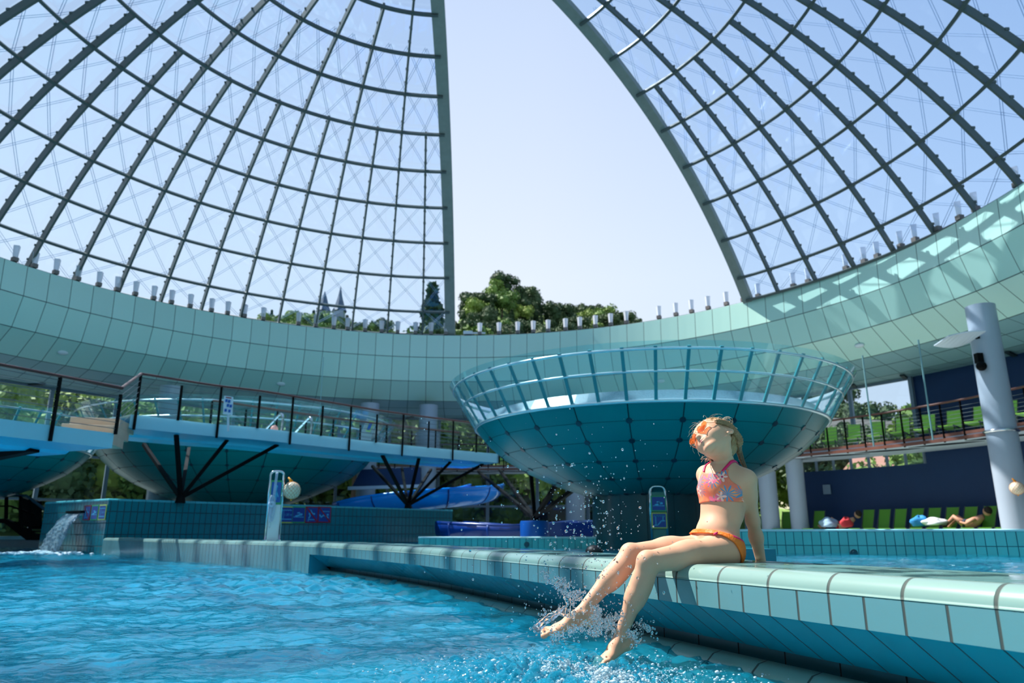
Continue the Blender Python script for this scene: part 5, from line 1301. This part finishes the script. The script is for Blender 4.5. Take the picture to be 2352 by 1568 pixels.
# --- swimwear: shells a few millimetres above the skin ------------------
tors_f = sdf_of(torso+shoulders)
arm_f = sdf_of([arms[0], arms[1]])
def top_f(P):
    q = (P-CH)@TF.T
    d = np.abs(tors_f(P)-.0015)-.0032; lc = q[:, 0]-.014
    hem = -(q[:, 2]+.076); neckl = q[:, 2]-(.040+.0*q[:, 0]+np.clip(np.abs(lc)-.030, 0, .03)*.45)
    armh = .046-np.hypot((np.abs(lc)-.106)*1.0, (q[:, 2]-.050)*.72); back = -(q[:, 1]+.2)
    back_cut = np.where(q[:, 1] < -.01, q[:, 2]-.0, -1)
    return np.maximum.reduce([d, hem, neckl, armh, back_cut])
Vt, Qt = surface(top_f, CH-.15, CH+.15, .0022)
def floral():
    m = bpy.data.materials.new('floral_fabric'); m.use_nodes = True; N = m.node_tree; L = N.links.new; b = N.nodes['Principled BSDF']; b.inputs['Roughness'].default_value = .6
    t = N.nodes.new('ShaderNodeTexCoord'); cur = None
    def C(c): return s2l(c)+(1,)
    nz = N.nodes.new('ShaderNodeTexNoise'); nz.inputs['Scale'].default_value = 22; L(t.outputs['Object'], nz.inputs['Vector'])
    base = N.nodes.new('ShaderNodeValToRGB'); L(nz.outputs['Fac'], base.inputs[0]); base.color_ramp.elements[0].position = .4; base.color_ramp.elements[1].position = .6; base.color_ramp.elements[0].color = C((246, 142, 92)); base.color_ramp.elements[1].color = C((236, 108, 82)); cur = base.outputs[0]
    def layer(scale, off, inner, petals, pet_amp, rad, col, core, corecol, spiky=False):
        nonlocal cur
        mp = N.nodes.new('ShaderNodeMapping'); mp.inputs['Location'].default_value = off; L(t.outputs['Object'], mp.inputs[0])
        v = N.nodes.new('ShaderNodeTexVoronoi'); v.inputs['Scale'].default_value = scale; v.inputs['Randomness'].default_value = .75; L(mp.outputs[0], v.inputs['Vector'])
        sb = N.nodes.new('ShaderNodeVectorMath'); sb.operation = 'SUBTRACT'
        sc = N.nodes.new('ShaderNodeVectorMath'); sc.operation = 'SCALE'; sc.inputs['Scale'].default_value = scale; L(mp.outputs[0], sc.inputs[0])
        sc2 = N.nodes.new('ShaderNodeVectorMath'); sc2.operation = 'SCALE'; sc2.inputs['Scale'].default_value = scale; L(v.outputs['Position'], sc2.inputs[0])
        L(mp.outputs[0], sb.inputs[0]); L(v.outputs['Position'], sb.inputs[1])
        dt = N.nodes.new('ShaderNodeVectorMath'); dt.operation = 'DOT_PRODUCT'; L(sb.outputs[0], dt.inputs[0]); dt.inputs[1].default_value = tuple(TF[0])
        sx = N.nodes.new('ShaderNodeSeparateXYZ'); L(sb.outputs[0], sx.inputs[0]); at_ = N.nodes.new('ShaderNodeMath'); at_.operation = 'ARCTAN2'; L(sx.outputs[2], at_.inputs[0]); L(dt.outputs['Value'], at_.inputs[1])
        mu = N.nodes.new('ShaderNodeMath'); mu.operation = 'MULTIPLY'; mu.inputs[1].default_value = petals; L(at_.outputs[0], mu.inputs[0])
        cs = N.nodes.new('ShaderNodeMath'); cs.operation = 'COSINE'; L(mu.outputs[0], cs.inputs[0])
        ma = N.nodes.new('ShaderNodeMath'); ma.operation = 'MULTIPLY_ADD'; ma.inputs[1].default_value = pet_amp; ma.inputs[2].default_value = rad; L(cs.outputs[0], ma.inputs[0])
        lt = N.nodes.new('ShaderNodeMath'); lt.operation = 'LESS_THAN'; L(v.outputs['Distance'], lt.inputs[0]); L(ma.outputs[0], lt.inputs[1])
        mx = N.nodes.new('ShaderNodeMix'); mx.data_type = 'RGBA'; L(lt.outputs[0], mx.inputs['Factor']); L(cur, mx.inputs['A']); mx.inputs['B'].default_value = C(col); cur = mx.outputs['Result']
        if core:
            l2 = N.nodes.new('ShaderNodeMath'); l2.operation = 'LESS_THAN'; L(v.outputs['Distance'], l2.inputs[0]); l2.inputs[1].default_value = core
            m2 = N.nodes.new('ShaderNodeMix'); m2.data_type = 'RGBA'; L(l2.outputs[0], m2.inputs['Factor']); L(cur, m2.inputs['A']); m2.inputs['B'].default_value = C(corecol); cur = m2.outputs['Result']
    layer(12, (.0, .1, .02), 0, 11, .20, .24, (88, 132, 168), 0, None)
    layer(11, (.31, .07, .4), 0, 13, .12, .18, (170, 160, 155), 0, None)
    layer(10.5, (.13, .5, .21), 0, 5, .11, .26, (238, 105, 135), .05, (90, 20, 50))
    layer(13, (.77, .3, .11), 0, 5, .10, .19, (250, 185, 172), .06, (210, 40, 90))
    layer(9.5, (.4, .9, .63), 0, 5, .07, .17, (206, 40, 95), .05, (30, 20, 40))
    L(cur, b.inputs['Base Color']); return m
np_mesh('bikini_top', Vt, Qt, [floral()], girl, GO, None, 1)
hips_f = body_f
low_f = sdf_of(torso+legs[:3]+legs[7:10])
def brief_parts(P):
    q = (P-HIP)@PFm.T
    waist = q[:, 2]-(.052+.36*np.clip(q[:, 1], -.09, .09))
    # leg opening follows the crease between belly and thigh round to the seat
    opening = (q[:, 1]-np.interp(q[:, 2], [-.06, -.03, .03, .058, .072], [-.03, -.012, .023, .058, .125]))*.7
    return q, waist, opening
def brief_f(P):
    q, waist, opening = brief_parts(P)
    d = np.abs(low_f(P)-.0018)-.0038
    return np.maximum.reduce([d, waist, opening])
Vt, Qt = surface(brief_f, HIP-.16, HIP+.16, .0022)
_, wv, ov = brief_parts(Vt[Qt].mean(1)); qv = (Vt[Qt].mean(1)-HIP)@PFm.T
np_mesh('bikini_bottom', Vt, Qt, [mat('orange_fabric', (240, 116, 28), rough=.6, bump=.25, bscale=60), mat('pink_trim', (226, 20, 100), rough=.5)], girl, GO, ((wv > -.008) & (qv[:, 1] < .02)).astype(int), 1)
M_pink = mat('pink_strap', (226, 20, 96), rough=.45)
def on_skin(p, lift=.003, f=None):
    f = f or body_f; p = np.array(p, float)
    for _ in range(12):
        e = 1e-3; d = f(p[None])[0]; g = np.array([f((p+np.eye(3)[i]*e)[None])[0]-d for i in range(3)])/e; p = p-unit(g)*(d-lift)
    return p
def strap(pts, w, name):
    P = [on_skin(p, .0022) for p in pts]; P = [V3(*v) for v in catmull([Vector(p) for p in P], 5)]; P = [on_skin(p, .0026) for p in P]; V = []
    for i, p in enumerate(P):
        e = 1e-3; d = body_f(p[None])[0]; g = unit(np.array([body_f((p+np.eye(3)[k]*e)[None])[0]-d for k in range(3)])); t = unit(P[min(i+1, len(P)-1)]-P[max(i-1, 0)]); x = unit(np.cross(t, g))
        V += [tuple(p-x*w/2), tuple(p+g*.0015), tuple(p+x*w/2)]
    mb = MB(); mb.add(V, [(3*i+k, 3*i+k+1, 3*i+k+4, 3*i+k+3) for i in range(len(P)-1) for k in (0, 1)]); o = mb.build(name, M_pink, girl, GO, smooth=True); s_ = o.modifiers.new('thickness', 'SOLIDIFY'); s_.thickness = .0018; s_.offset = 0
for sg in (1, -1): strap([T(.014+sg*.044, .06, .043), T(.014+sg*.048, .035, .060), T(.012+sg*.046, .005, .075), T(.01+sg*.040, -.03, .070), T(sg*.03, -.06, .05)], .011, 'shoulder_strap')
bow = on_skin(A3(1646, 1221, 2.93), .006)
mb = MB()
for i in range(9):
    a = i*.9; mb.tube([Vector(bow)+Vector((.007*math.cos(a+k*.5)*(1+.3*k), .005*math.sin(a*1.3+k*.4), .004*math.sin(a+k))) for k in range(4)], .0025, 6)
mb.build('hip_bow', M_pink, girl, GO, smooth=True)
# eyes (closed lids), brows
M_brow = mat('brow', (170, 130, 95), rough=.8)
hf = body_f_parts[0]
for sg in (1, -1):
    P = [on_skin(H(sg*x, .075, z), .0006, hf) for x, z in ((.012, .0245), (.022, .0285), (.034, .027), (.042, .022))]
    MB().tube(catmull([Vector(p) for p in P], 4), [.0008+.0014*math.sin(PI*i/12) for i in range(13)], 6).build('eyebrow', M_brow, girl, GO, smooth=True)
    P = [on_skin(H(sg*x, .075, z), .0004, hf) for x, z in ((.016, .0075), (.023, .0045), (.031, .004), (.040, .008))]
    MB().tube(catmull([Vector(p) for p in P], 4), .0009, 6).build('eyelash', mat('lash', (70, 45, 35), rough=.7), girl, GO, smooth=True)
bb = on_skin(A3(1613, 1188, 2.97), -.0025)
MB().sphere(Vector(bb), .0042, 10, (1, 1, .7)).build('navel', mat('navel', (150, 90, 70), rough=.8), girl, GO, smooth=True)
# --- hair ---------------------------------------------------------------
M_hair = mat('hair_blond', (150, 114, 76), rough=.5, noise=.25, nscale=60); 
def hair_g(P): return smin(ell(H(0, -.008, .026), np.array((.0785, .0865, .0865))*HS, HFm)(P), ell(H(0, -.044, -.008), np.array((.056, .040, .052))*HS, HFm)(P), .02)
def hair_f(P):
    q = (P-HC)@HFm.T
    d = ell(H(0, -.008, .026), np.array((.0785, .0865, .0865))*HS, HFm)(P)
    d = smin(d, ell(H(0, -.044, -.008), np.array((.056, .040, .052))*HS, HFm)(P), .02)
    u = q[:, 2]/HS; l = np.abs(q[:, 0])/HS; f = q[:, 1]/HS
    hl = np.where(u > .018, .058-(.088-u)/3.0-.14*np.maximum(l-.03, 0), -.020-.15*(.018-u))
    face = (f-hl); nape = -(u+.062)
    ear = .024-np.sqrt((l*0+f+.010)**2+((u+.002)*.8)**2)
    ear = np.where(l > .05, ear, -1)
    rip = .0018*np.sin(f*300+u*150+np.sin(l*130)*2)+.0008*np.sin(f*610-u*420)
    return np.maximum.reduce([d+rip, face, nape, ear])
Vt, Qt = surface(hair_f, HC-.15, HC+.15, .0022)
hair = np_mesh('hair', Vt, Qt, [M_hair], girl, GO, None, 1)
# strands lying over the cap and flyaway wisps
rs = np.random.default_rng(8); mb = MB(); mbs = MB()
for i in range(620):
    sg = 1 if rs.random() < .78 else -1; a_ = rs.uniform(0, .93); d0 = unit(V3(sg*a_, .66-.36*a_-.25*rs.random(), math.sqrt(max(.05, 1-a_*a_)))); d1 = unit(V3(sg*rs.uniform(.35, .7), -.75, -.50)); P = []
    w_ = math.acos(np.clip(d0@d1, -1, 1)); t1 = rs.uniform(.6, 1)
    for k in range(8):
        t = k/7*t1; d_ = (math.sin((1-t)*w_)*d0+math.sin(t*w_)*d1)/math.sin(w_)+rs.normal(0, .012, 3); q_ = 1.020+rs.uniform(0, .030)*math.sin(PI*t+.3); P.append(Vector(H(.0785*d_[0]*q_, -.008+.0865*d_[1]*q_, .026+.0865*d_[2]*q_)))
    mb.tube(P, .0009, 4, cap=False)
mb.build('hair_strands', mat('hair_light', (188, 150, 104), rough=.45), hair)
bpy.data.objects['hair_strands'].location = -Vector(GO); 
for i in range(150):
    a = rs.uniform(0, PI); b_ = rs.uniform(-1.2, 1.2); c0 = H(.074*math.sin(b_), -.012+.088*math.cos(a)*math.cos(b_), .026+.082*math.sin(a)*math.cos(b_)); n_ = unit(c0-H(0, -.01, .0)); r1 = rs.normal(0, 1, 3); t_ = unit(np.cross(n_, r1)); L_ = rs.uniform(.015, .05)
    mbs.tube(catmull([Vector(c0), Vector(c0+n_*L_*.35+t_*L_*.25), Vector(c0+n_*L_*.45+t_*L_*.65), Vector(c0+n_*L_*rs.uniform(.2, .5)+t_*L_)], 3), .00035, 3, cap=False)
for i in range(24):
    c0 = A3(rs.uniform(1612, 1642), 1049+rs.normal(0, 2), 3.08); t_ = unit(V3(-.5, 0, -.6)+rs.normal(0, .6, 3)); mbs.tube(catmull([Vector(c0), Vector(c0+t_*.010), Vector(c0+t_*.014+rs.normal(0, .005, 3)), Vector(c0+t_*.02+rs.normal(0, .006, 3))], 3), .0003, 3, cap=False)
o = mbs.build('flyaway_hair', mat('hair_bright', (240, 216, 180), rough=.4), hair); o.location = -Vector(GO)
# braid: crown braid above the ear, then hanging down the back
def braid(path, r0, r1, name, m):
    P = catmull([Vector(p) for p in path], 10); n = len(P); mb = MB(); L_ = [0]
    for a, b in zip(P, P[1:]): L_.append(L_[-1]+(b-a).length)
    for s in range(3):
        Q = []; Rr = []
        for i, p in enumerate(P):
            t = (P[min(i+1, n-1)]-P[max(i-1, 0)]).normalized(); x = t.cross(Vector((.2, -1, .1))).normalized(); y = t.cross(x); ph = L_[i]/.026*2*PI+s*2*PI/3; r = lerp(r0, r1, i/(n-1))
            Q.append(p+x*math.sin(ph)*r*.62+y*math.sin(2*ph)*r*.30); Rr.append(r*.62)
        mb.tube(Q, Rr, 8)
    return mb.build(name, m, hair, (0, 0, 0), smooth=True)
b1 = [on_skin(A3(u, v, 2.95+.0006*(v-960)), .006, hair_f) for u, v in ((1646, 963), (1658, 965), (1670, 971), (1681, 982), (1688, 996), (1692, 1010), (1694, 1020))]+[A3(1695, 1034, 3.09)]
b2 = [A3(1694, 1030, 3.09), A3(1699, 1040, 3.10), A3(1704, 1056, 3.11), A3(1710, 1070, 3.115), A3(1717, 1084, 3.12)]
for p_, r0, r1, nm, mm in ((b1, .0095, .015, 'crown_braid', mat('hair_braid', (136, 102, 70), rough=.5, noise=.3, nscale=90)), (b2, .0135, .006, 'braid', mat('hair_dark', (96, 70, 46), rough=.5, noise=.3, nscale=90))):
    o = braid(p_, r0, r1, nm, mm); o.location = -Vector(GO)
# --- sunglasses -----------------------------------------------------------
gl = empty('sunglasses', tuple(H(0, .08, .005))); tag(gl, 'heart shaped orange tinted sunglasses with a thin gold frame on the face of the girl', 'sunglasses'); go = Vector(gl.location)
M_lens = bpy.data.materials.new('orange_lens'); M_lens.use_nodes = True; N = M_lens.node_tree; N.nodes.clear(); L = N.links.new
o_ = N.nodes.new('ShaderNodeOutputMaterial'); tr = N.nodes.new('ShaderNodeBsdfTransparent'); tr.inputs[0].default_value = (1, .42, .16, 1); df = N.nodes.new('ShaderNodeBsdfDiffuse'); df.inputs[0].default_value = s2l((250, 110, 40))+(1,); gg = N.nodes.new('ShaderNodeBsdfGlossy'); gg.inputs['Roughness'].default_value = .04
m1 = N.nodes.new('ShaderNodeMixShader'); m1.inputs[0].default_value = .34; L(tr.outputs[0], m1.inputs[1]); L(df.outputs[0], m1.inputs[2]); m2 = N.nodes.new('ShaderNodeMixShader'); m2.inputs[0].default_value = .10; L(m1.outputs[0], m2.inputs[1]); L(gg.outputs[0], m2.inputs[2]); L(m2.outputs[0], o_.inputs[0])
M_gold = mat('gold_wire', (214, 160, 120), rough=.2, metal=1.0)
for sg in (1, -1):
    c0 = (.0335*sg, .0)
    def hp(t):
        x = 16*math.sin(t)**3; y = 13*math.cos(t)-5*math.cos(2*t)-2*math.cos(3*t)-math.cos(4*t); return x/17*.0290, y/17*.0280+.003
    pts = []
    for i in range(40):
        x, z = hp(2*PI*i/40); l = c0[0]+x; pts.append(Vector(H(l, .093-2.6*l*l*1.2, .006+z+x*sg*.12)))
    cc = sum(pts, Vector())/len(pts)
    MB().add(pts+[cc+Vector(HFm[1])*.003], [(i, (i+1) % 40, 40) for i in range(40)]).build('lens', M_lens, gl, go, smooth=True)
    MB().tube(pts, .0011, 6, closed=True).build('rim', M_gold, gl, go, smooth=True)
    a = H(sg*.056, .083, .018); MB().tube(catmull([Vector(a), Vector(H(sg*.063, .070, .013)), Vector(H(sg*.069, .045, .020)), Vector(H(sg*.075, .01, .022)), Vector(H(sg*.079, -.012, .020)), Vector(H(sg*.078, -.028, .002))], 5), .0011, 6).build('temple_arm', M_gold, gl, go, smooth=True)
MB().tube(catmull([Vector(H(-.010, .0915, .010)), Vector(H(0, .096, .013)), Vector(H(.010, .0915, .010))], 4), .0011, 6).build('bridge', M_gold, gl, go, smooth=True)

# ================================================================== splash
M_drop = bpy.data.materials.new('splash_water'); M_drop.use_nodes = True; b = M_drop.node_tree.nodes['Principled BSDF']; b.inputs['Base Color'].default_value = (.93, .98, 1, 1); b.inputs['Roughness'].default_value = .0; b.inputs['Transmission Weight'].default_value = 1; b.inputs['IOR'].default_value = 1.33
rs = np.random.default_rng(17)
def oct_sphere(mb, c, r, n=8, sc=(1, 1, 1)): mb.sphere(c, r, n, sc)
F1 = A3(1300, 1440, 2.74); F2 = A3(1405, 1475, 2.62)
mb = MB()
for i in range(860):        # airborne drops
    if i < 500:
        u = rs.normal(1345, 75); v = rs.normal(1235, 95)+abs(u-1340)*.1; Yd = rs.uniform(2.5, 3.0); r = rs.gamma(1.6, .0009)+.0008
    elif i < 740:
        u = rs.normal(1330, 70); v = rs.normal(1400, 40); Yd = rs.uniform(2.5, 2.9); r = rs.gamma(1.6, .0009)+.0008
    else:
        u = rs.uniform(900, 1560); v = rs.uniform(930, 1420); Yd = rs.uniform(2.4, 3.1); r = rs.gamma(1.4, .0007)+.0006
    if v > 1480 or v < 900: continue
    q = at(u, v, Yd); e = rs.uniform(.8, 1.3); mb.sphere(q, min(r, .0055), 8, (1, 1, e))
o = mb.build('water_droplets', M_drop, smooth=True); tag(o, 'clear water drops flying above the splash of the feet', 'water drops', kind='stuff')
mb = MB()
M_bub = bpy.data.materials.new('bubble_foam'); M_bub.use_nodes = True; b = M_bub.node_tree.nodes['Principled BSDF']; b.inputs['Base Color'].default_value = (.80, .93, 1, 1); b.inputs['Roughness'].default_value = .08; b.inputs['Transmission Weight'].default_value = .55; b.inputs['IOR'].default_value = 1.33
for i in range(5200):       # churned surface around the feet
    c = (F1 if rs.random() < .55 else F2)*1.0; a = rs.uniform(0, 2*PI); rr = abs(rs.normal(0, .17 if i % 3 else .34)); x, y = c[0]+rr*math.cos(a)*1.3-.03, c[1]+rr*math.sin(a)*1.1-.10
    z = WZ+abs(rs.normal(0, .018))*math.exp(-rr*5)+rs.uniform(-.001, .008); mb.sphere((x, y, z), rs.gamma(1.6, .0011)+.0008, 6, (1.2, 1.2, .8))
tag(mb.build('splash_bubbles', M_bub, smooth=True), 'churned bubbles on the water around the feet of the girl', 'splash', kind='stuff')
def sheet(name, pts, rad, k, label, thin=.004, seed=0):
    """thin ragged water film grown over a set of guide strands"""
    r = np.random.default_rng(seed); pr = []
    for P, ra in zip(pts, rad):
        for a, b_, r0, r1 in zip(P, P[1:], ra, ra[1:]): pr.append((k, cone(a, b_, r0, r1), 1))
    fn = sdf_of(pr); K = r.normal(0, 1, (8, 3))*170; ph = r.uniform(0, 6, 8)
    def f(X): return fn(X)+sum(.00042*np.sin(X@K[i]+ph[i]) for i in range(8))
    al = np.concatenate([np.array(P) for P in pts]); Vs, Qs = surface(f, al.min(0)-.03, al.max(0)+.03, .0017)
    o = np_mesh(name, Vs, Qs, [M_drop], None, (0, 0, 0), None, 1); tag(o, label, 'splash'); return o
def spray(name, pts, n, spread, rmean, label, seed):
    r = np.random.default_rng(seed); mb = MB()
    for i in range(n):
        P = pts[r.integers(0, len(pts))]; k = r.integers(0, len(P)-1); c = mid(P[k], P[k+1], r.random())+r.normal(0, spread, 3)*(1 if r.random() < .7 else 2.2); q = min(r.gamma(1.7, rmean/1.7)+.0005, .0045)
        mb.sphere(c, q, 10 if q > .0025 else 6, (1, 1, r.uniform(.8, 1.3)))
    tag(mb.build(name, M_drop, smooth=True), label, 'splash', kind='stuff')
# tall ragged crest left of the far shin
C1 = [A3(1240, 1318, 2.66), A3(1262, 1336, 2.67), A3(1288, 1352, 2.70), A3(1306, 1366, 2.72), A3(1318, 1388, 2.74)]
st_ = [C1]; rd_ = [[.0016, .0030, .0032, .0032, .0030]]
for i in range(13):
    t = i/12; a = mid(C1[2], C1[4], t); b_ = A3(1281+t*38, 1410+t*10, 2.70+.03*t); m_ = mid(a, b_, .5)+rs.normal(0, .005, 3)
    st_.append([a, mid(a, m_, .5)+rs.normal(0, .003, 3), m_, b_]); rd_.append([.0024, .0014, .0012, .0024])
for a_, b_ in (((1290, 1352, 2.70), (1294, 1330, 2.68)), ((1308, 1366, 2.72), (1340, 1360, 2.75)), ((1262, 1336, 2.67), (1250, 1310, 2.66)), ((1300, 1360, 2.71), (1332, 1374, 2.73)), ((1296, 1356, 2.7), (1312, 1340, 2.7)), ((1288, 1352, 2.7), (1284, 1334, 2.69))):
    p, q = A3(*a_), A3(*b_); st_.append([p, mid(p, q, .5)+rs.normal(0, .004, 3), q]); rd_.append([.0030, .0018, .0026])
crest = st_
sheet('splash_crest', st_, rd_, .0045, 'ragged clear crest of water thrown up left of the shins', seed=3)
spray('crest_spray', [C1]+st_[14:], 620, .0045, .0014, 'fine spray of drops along the crest of the splash left of the shins', 21)
# film draped over the toes of the far foot
st_ = []; rd_ = []
for i in range(11):
    t = i/10; a = A3(1298-10*t, 1392+14*t, 2.80-.05*t); b_ = A3(1262-12*t, 1410+24*t, 2.76-.05*t)+rs.normal(0, .003, 3); c = A3(1228+10*t, 1438+12*t, 2.72-.04*t); st_.append([a, mid(a, b_, .5)+rs.normal(0, .003, 3), b_, c]); rd_.append([.0022, .0013, .0013, .003])
sheet('splash_film', st_, rd_, .007, 'thin transparent film of water draped over the toes of the far foot', seed=5)
spray('film_spray', [[A3(1228, 1438, 2.72), A3(1236, 1450, 2.68)], [A3(1228, 1440, 2.72), A3(1250, 1412, 2.74), A3(1254, 1403, 2.74)]], 160, .003, .0014, 'fine drops along the rim of the water film at the far toes', 22)
# spray between the feet and around the near ankle
st_ = []
for (u0, v0, u1, v1, Y) in ((1366, 1390, 1372, 1440, 2.78), (1378, 1400, 1366, 1446, 2.76), (1374, 1418, 1392, 1442, 2.72), (1396, 1428, 1430, 1416, 2.70), (1440, 1452, 1462, 1474, 2.60), (1350, 1430, 1300, 1452, 2.70), (1300, 1452, 1270, 1460, 2.66), (1386, 1440, 1410, 1450, 2.68), (1330, 1446, 1380, 1450, 2.68), (1462, 1440, 1500, 1452, 2.72)):
    a, b_ = A3(u0, v0, Y), A3(u1, v1, Y); st_.append([a, mid(a, b_, .5)+rs.normal(0, .006, 3), b_])
spray('ankle_spray', st_, 1500, .008, .0016, 'low white spray of drops between the feet and around the near ankle', 23)
sheet('splash_arc', [[A3(1398, 1432, 2.68), A3(1412, 1420, 2.69), A3(1430, 1414, 2.70)], [A3(1402, 1440, 2.68), A3(1416, 1424, 2.69), A3(1430, 1414, 2.70)], [A3(1400, 1436, 2.68), A3(1410, 1430, 2.69), A3(1418, 1422, 2.70)]], [[.003, .0016, .002]]*3, .006, 'small glassy arc of water in front of the near shin', seed=7)
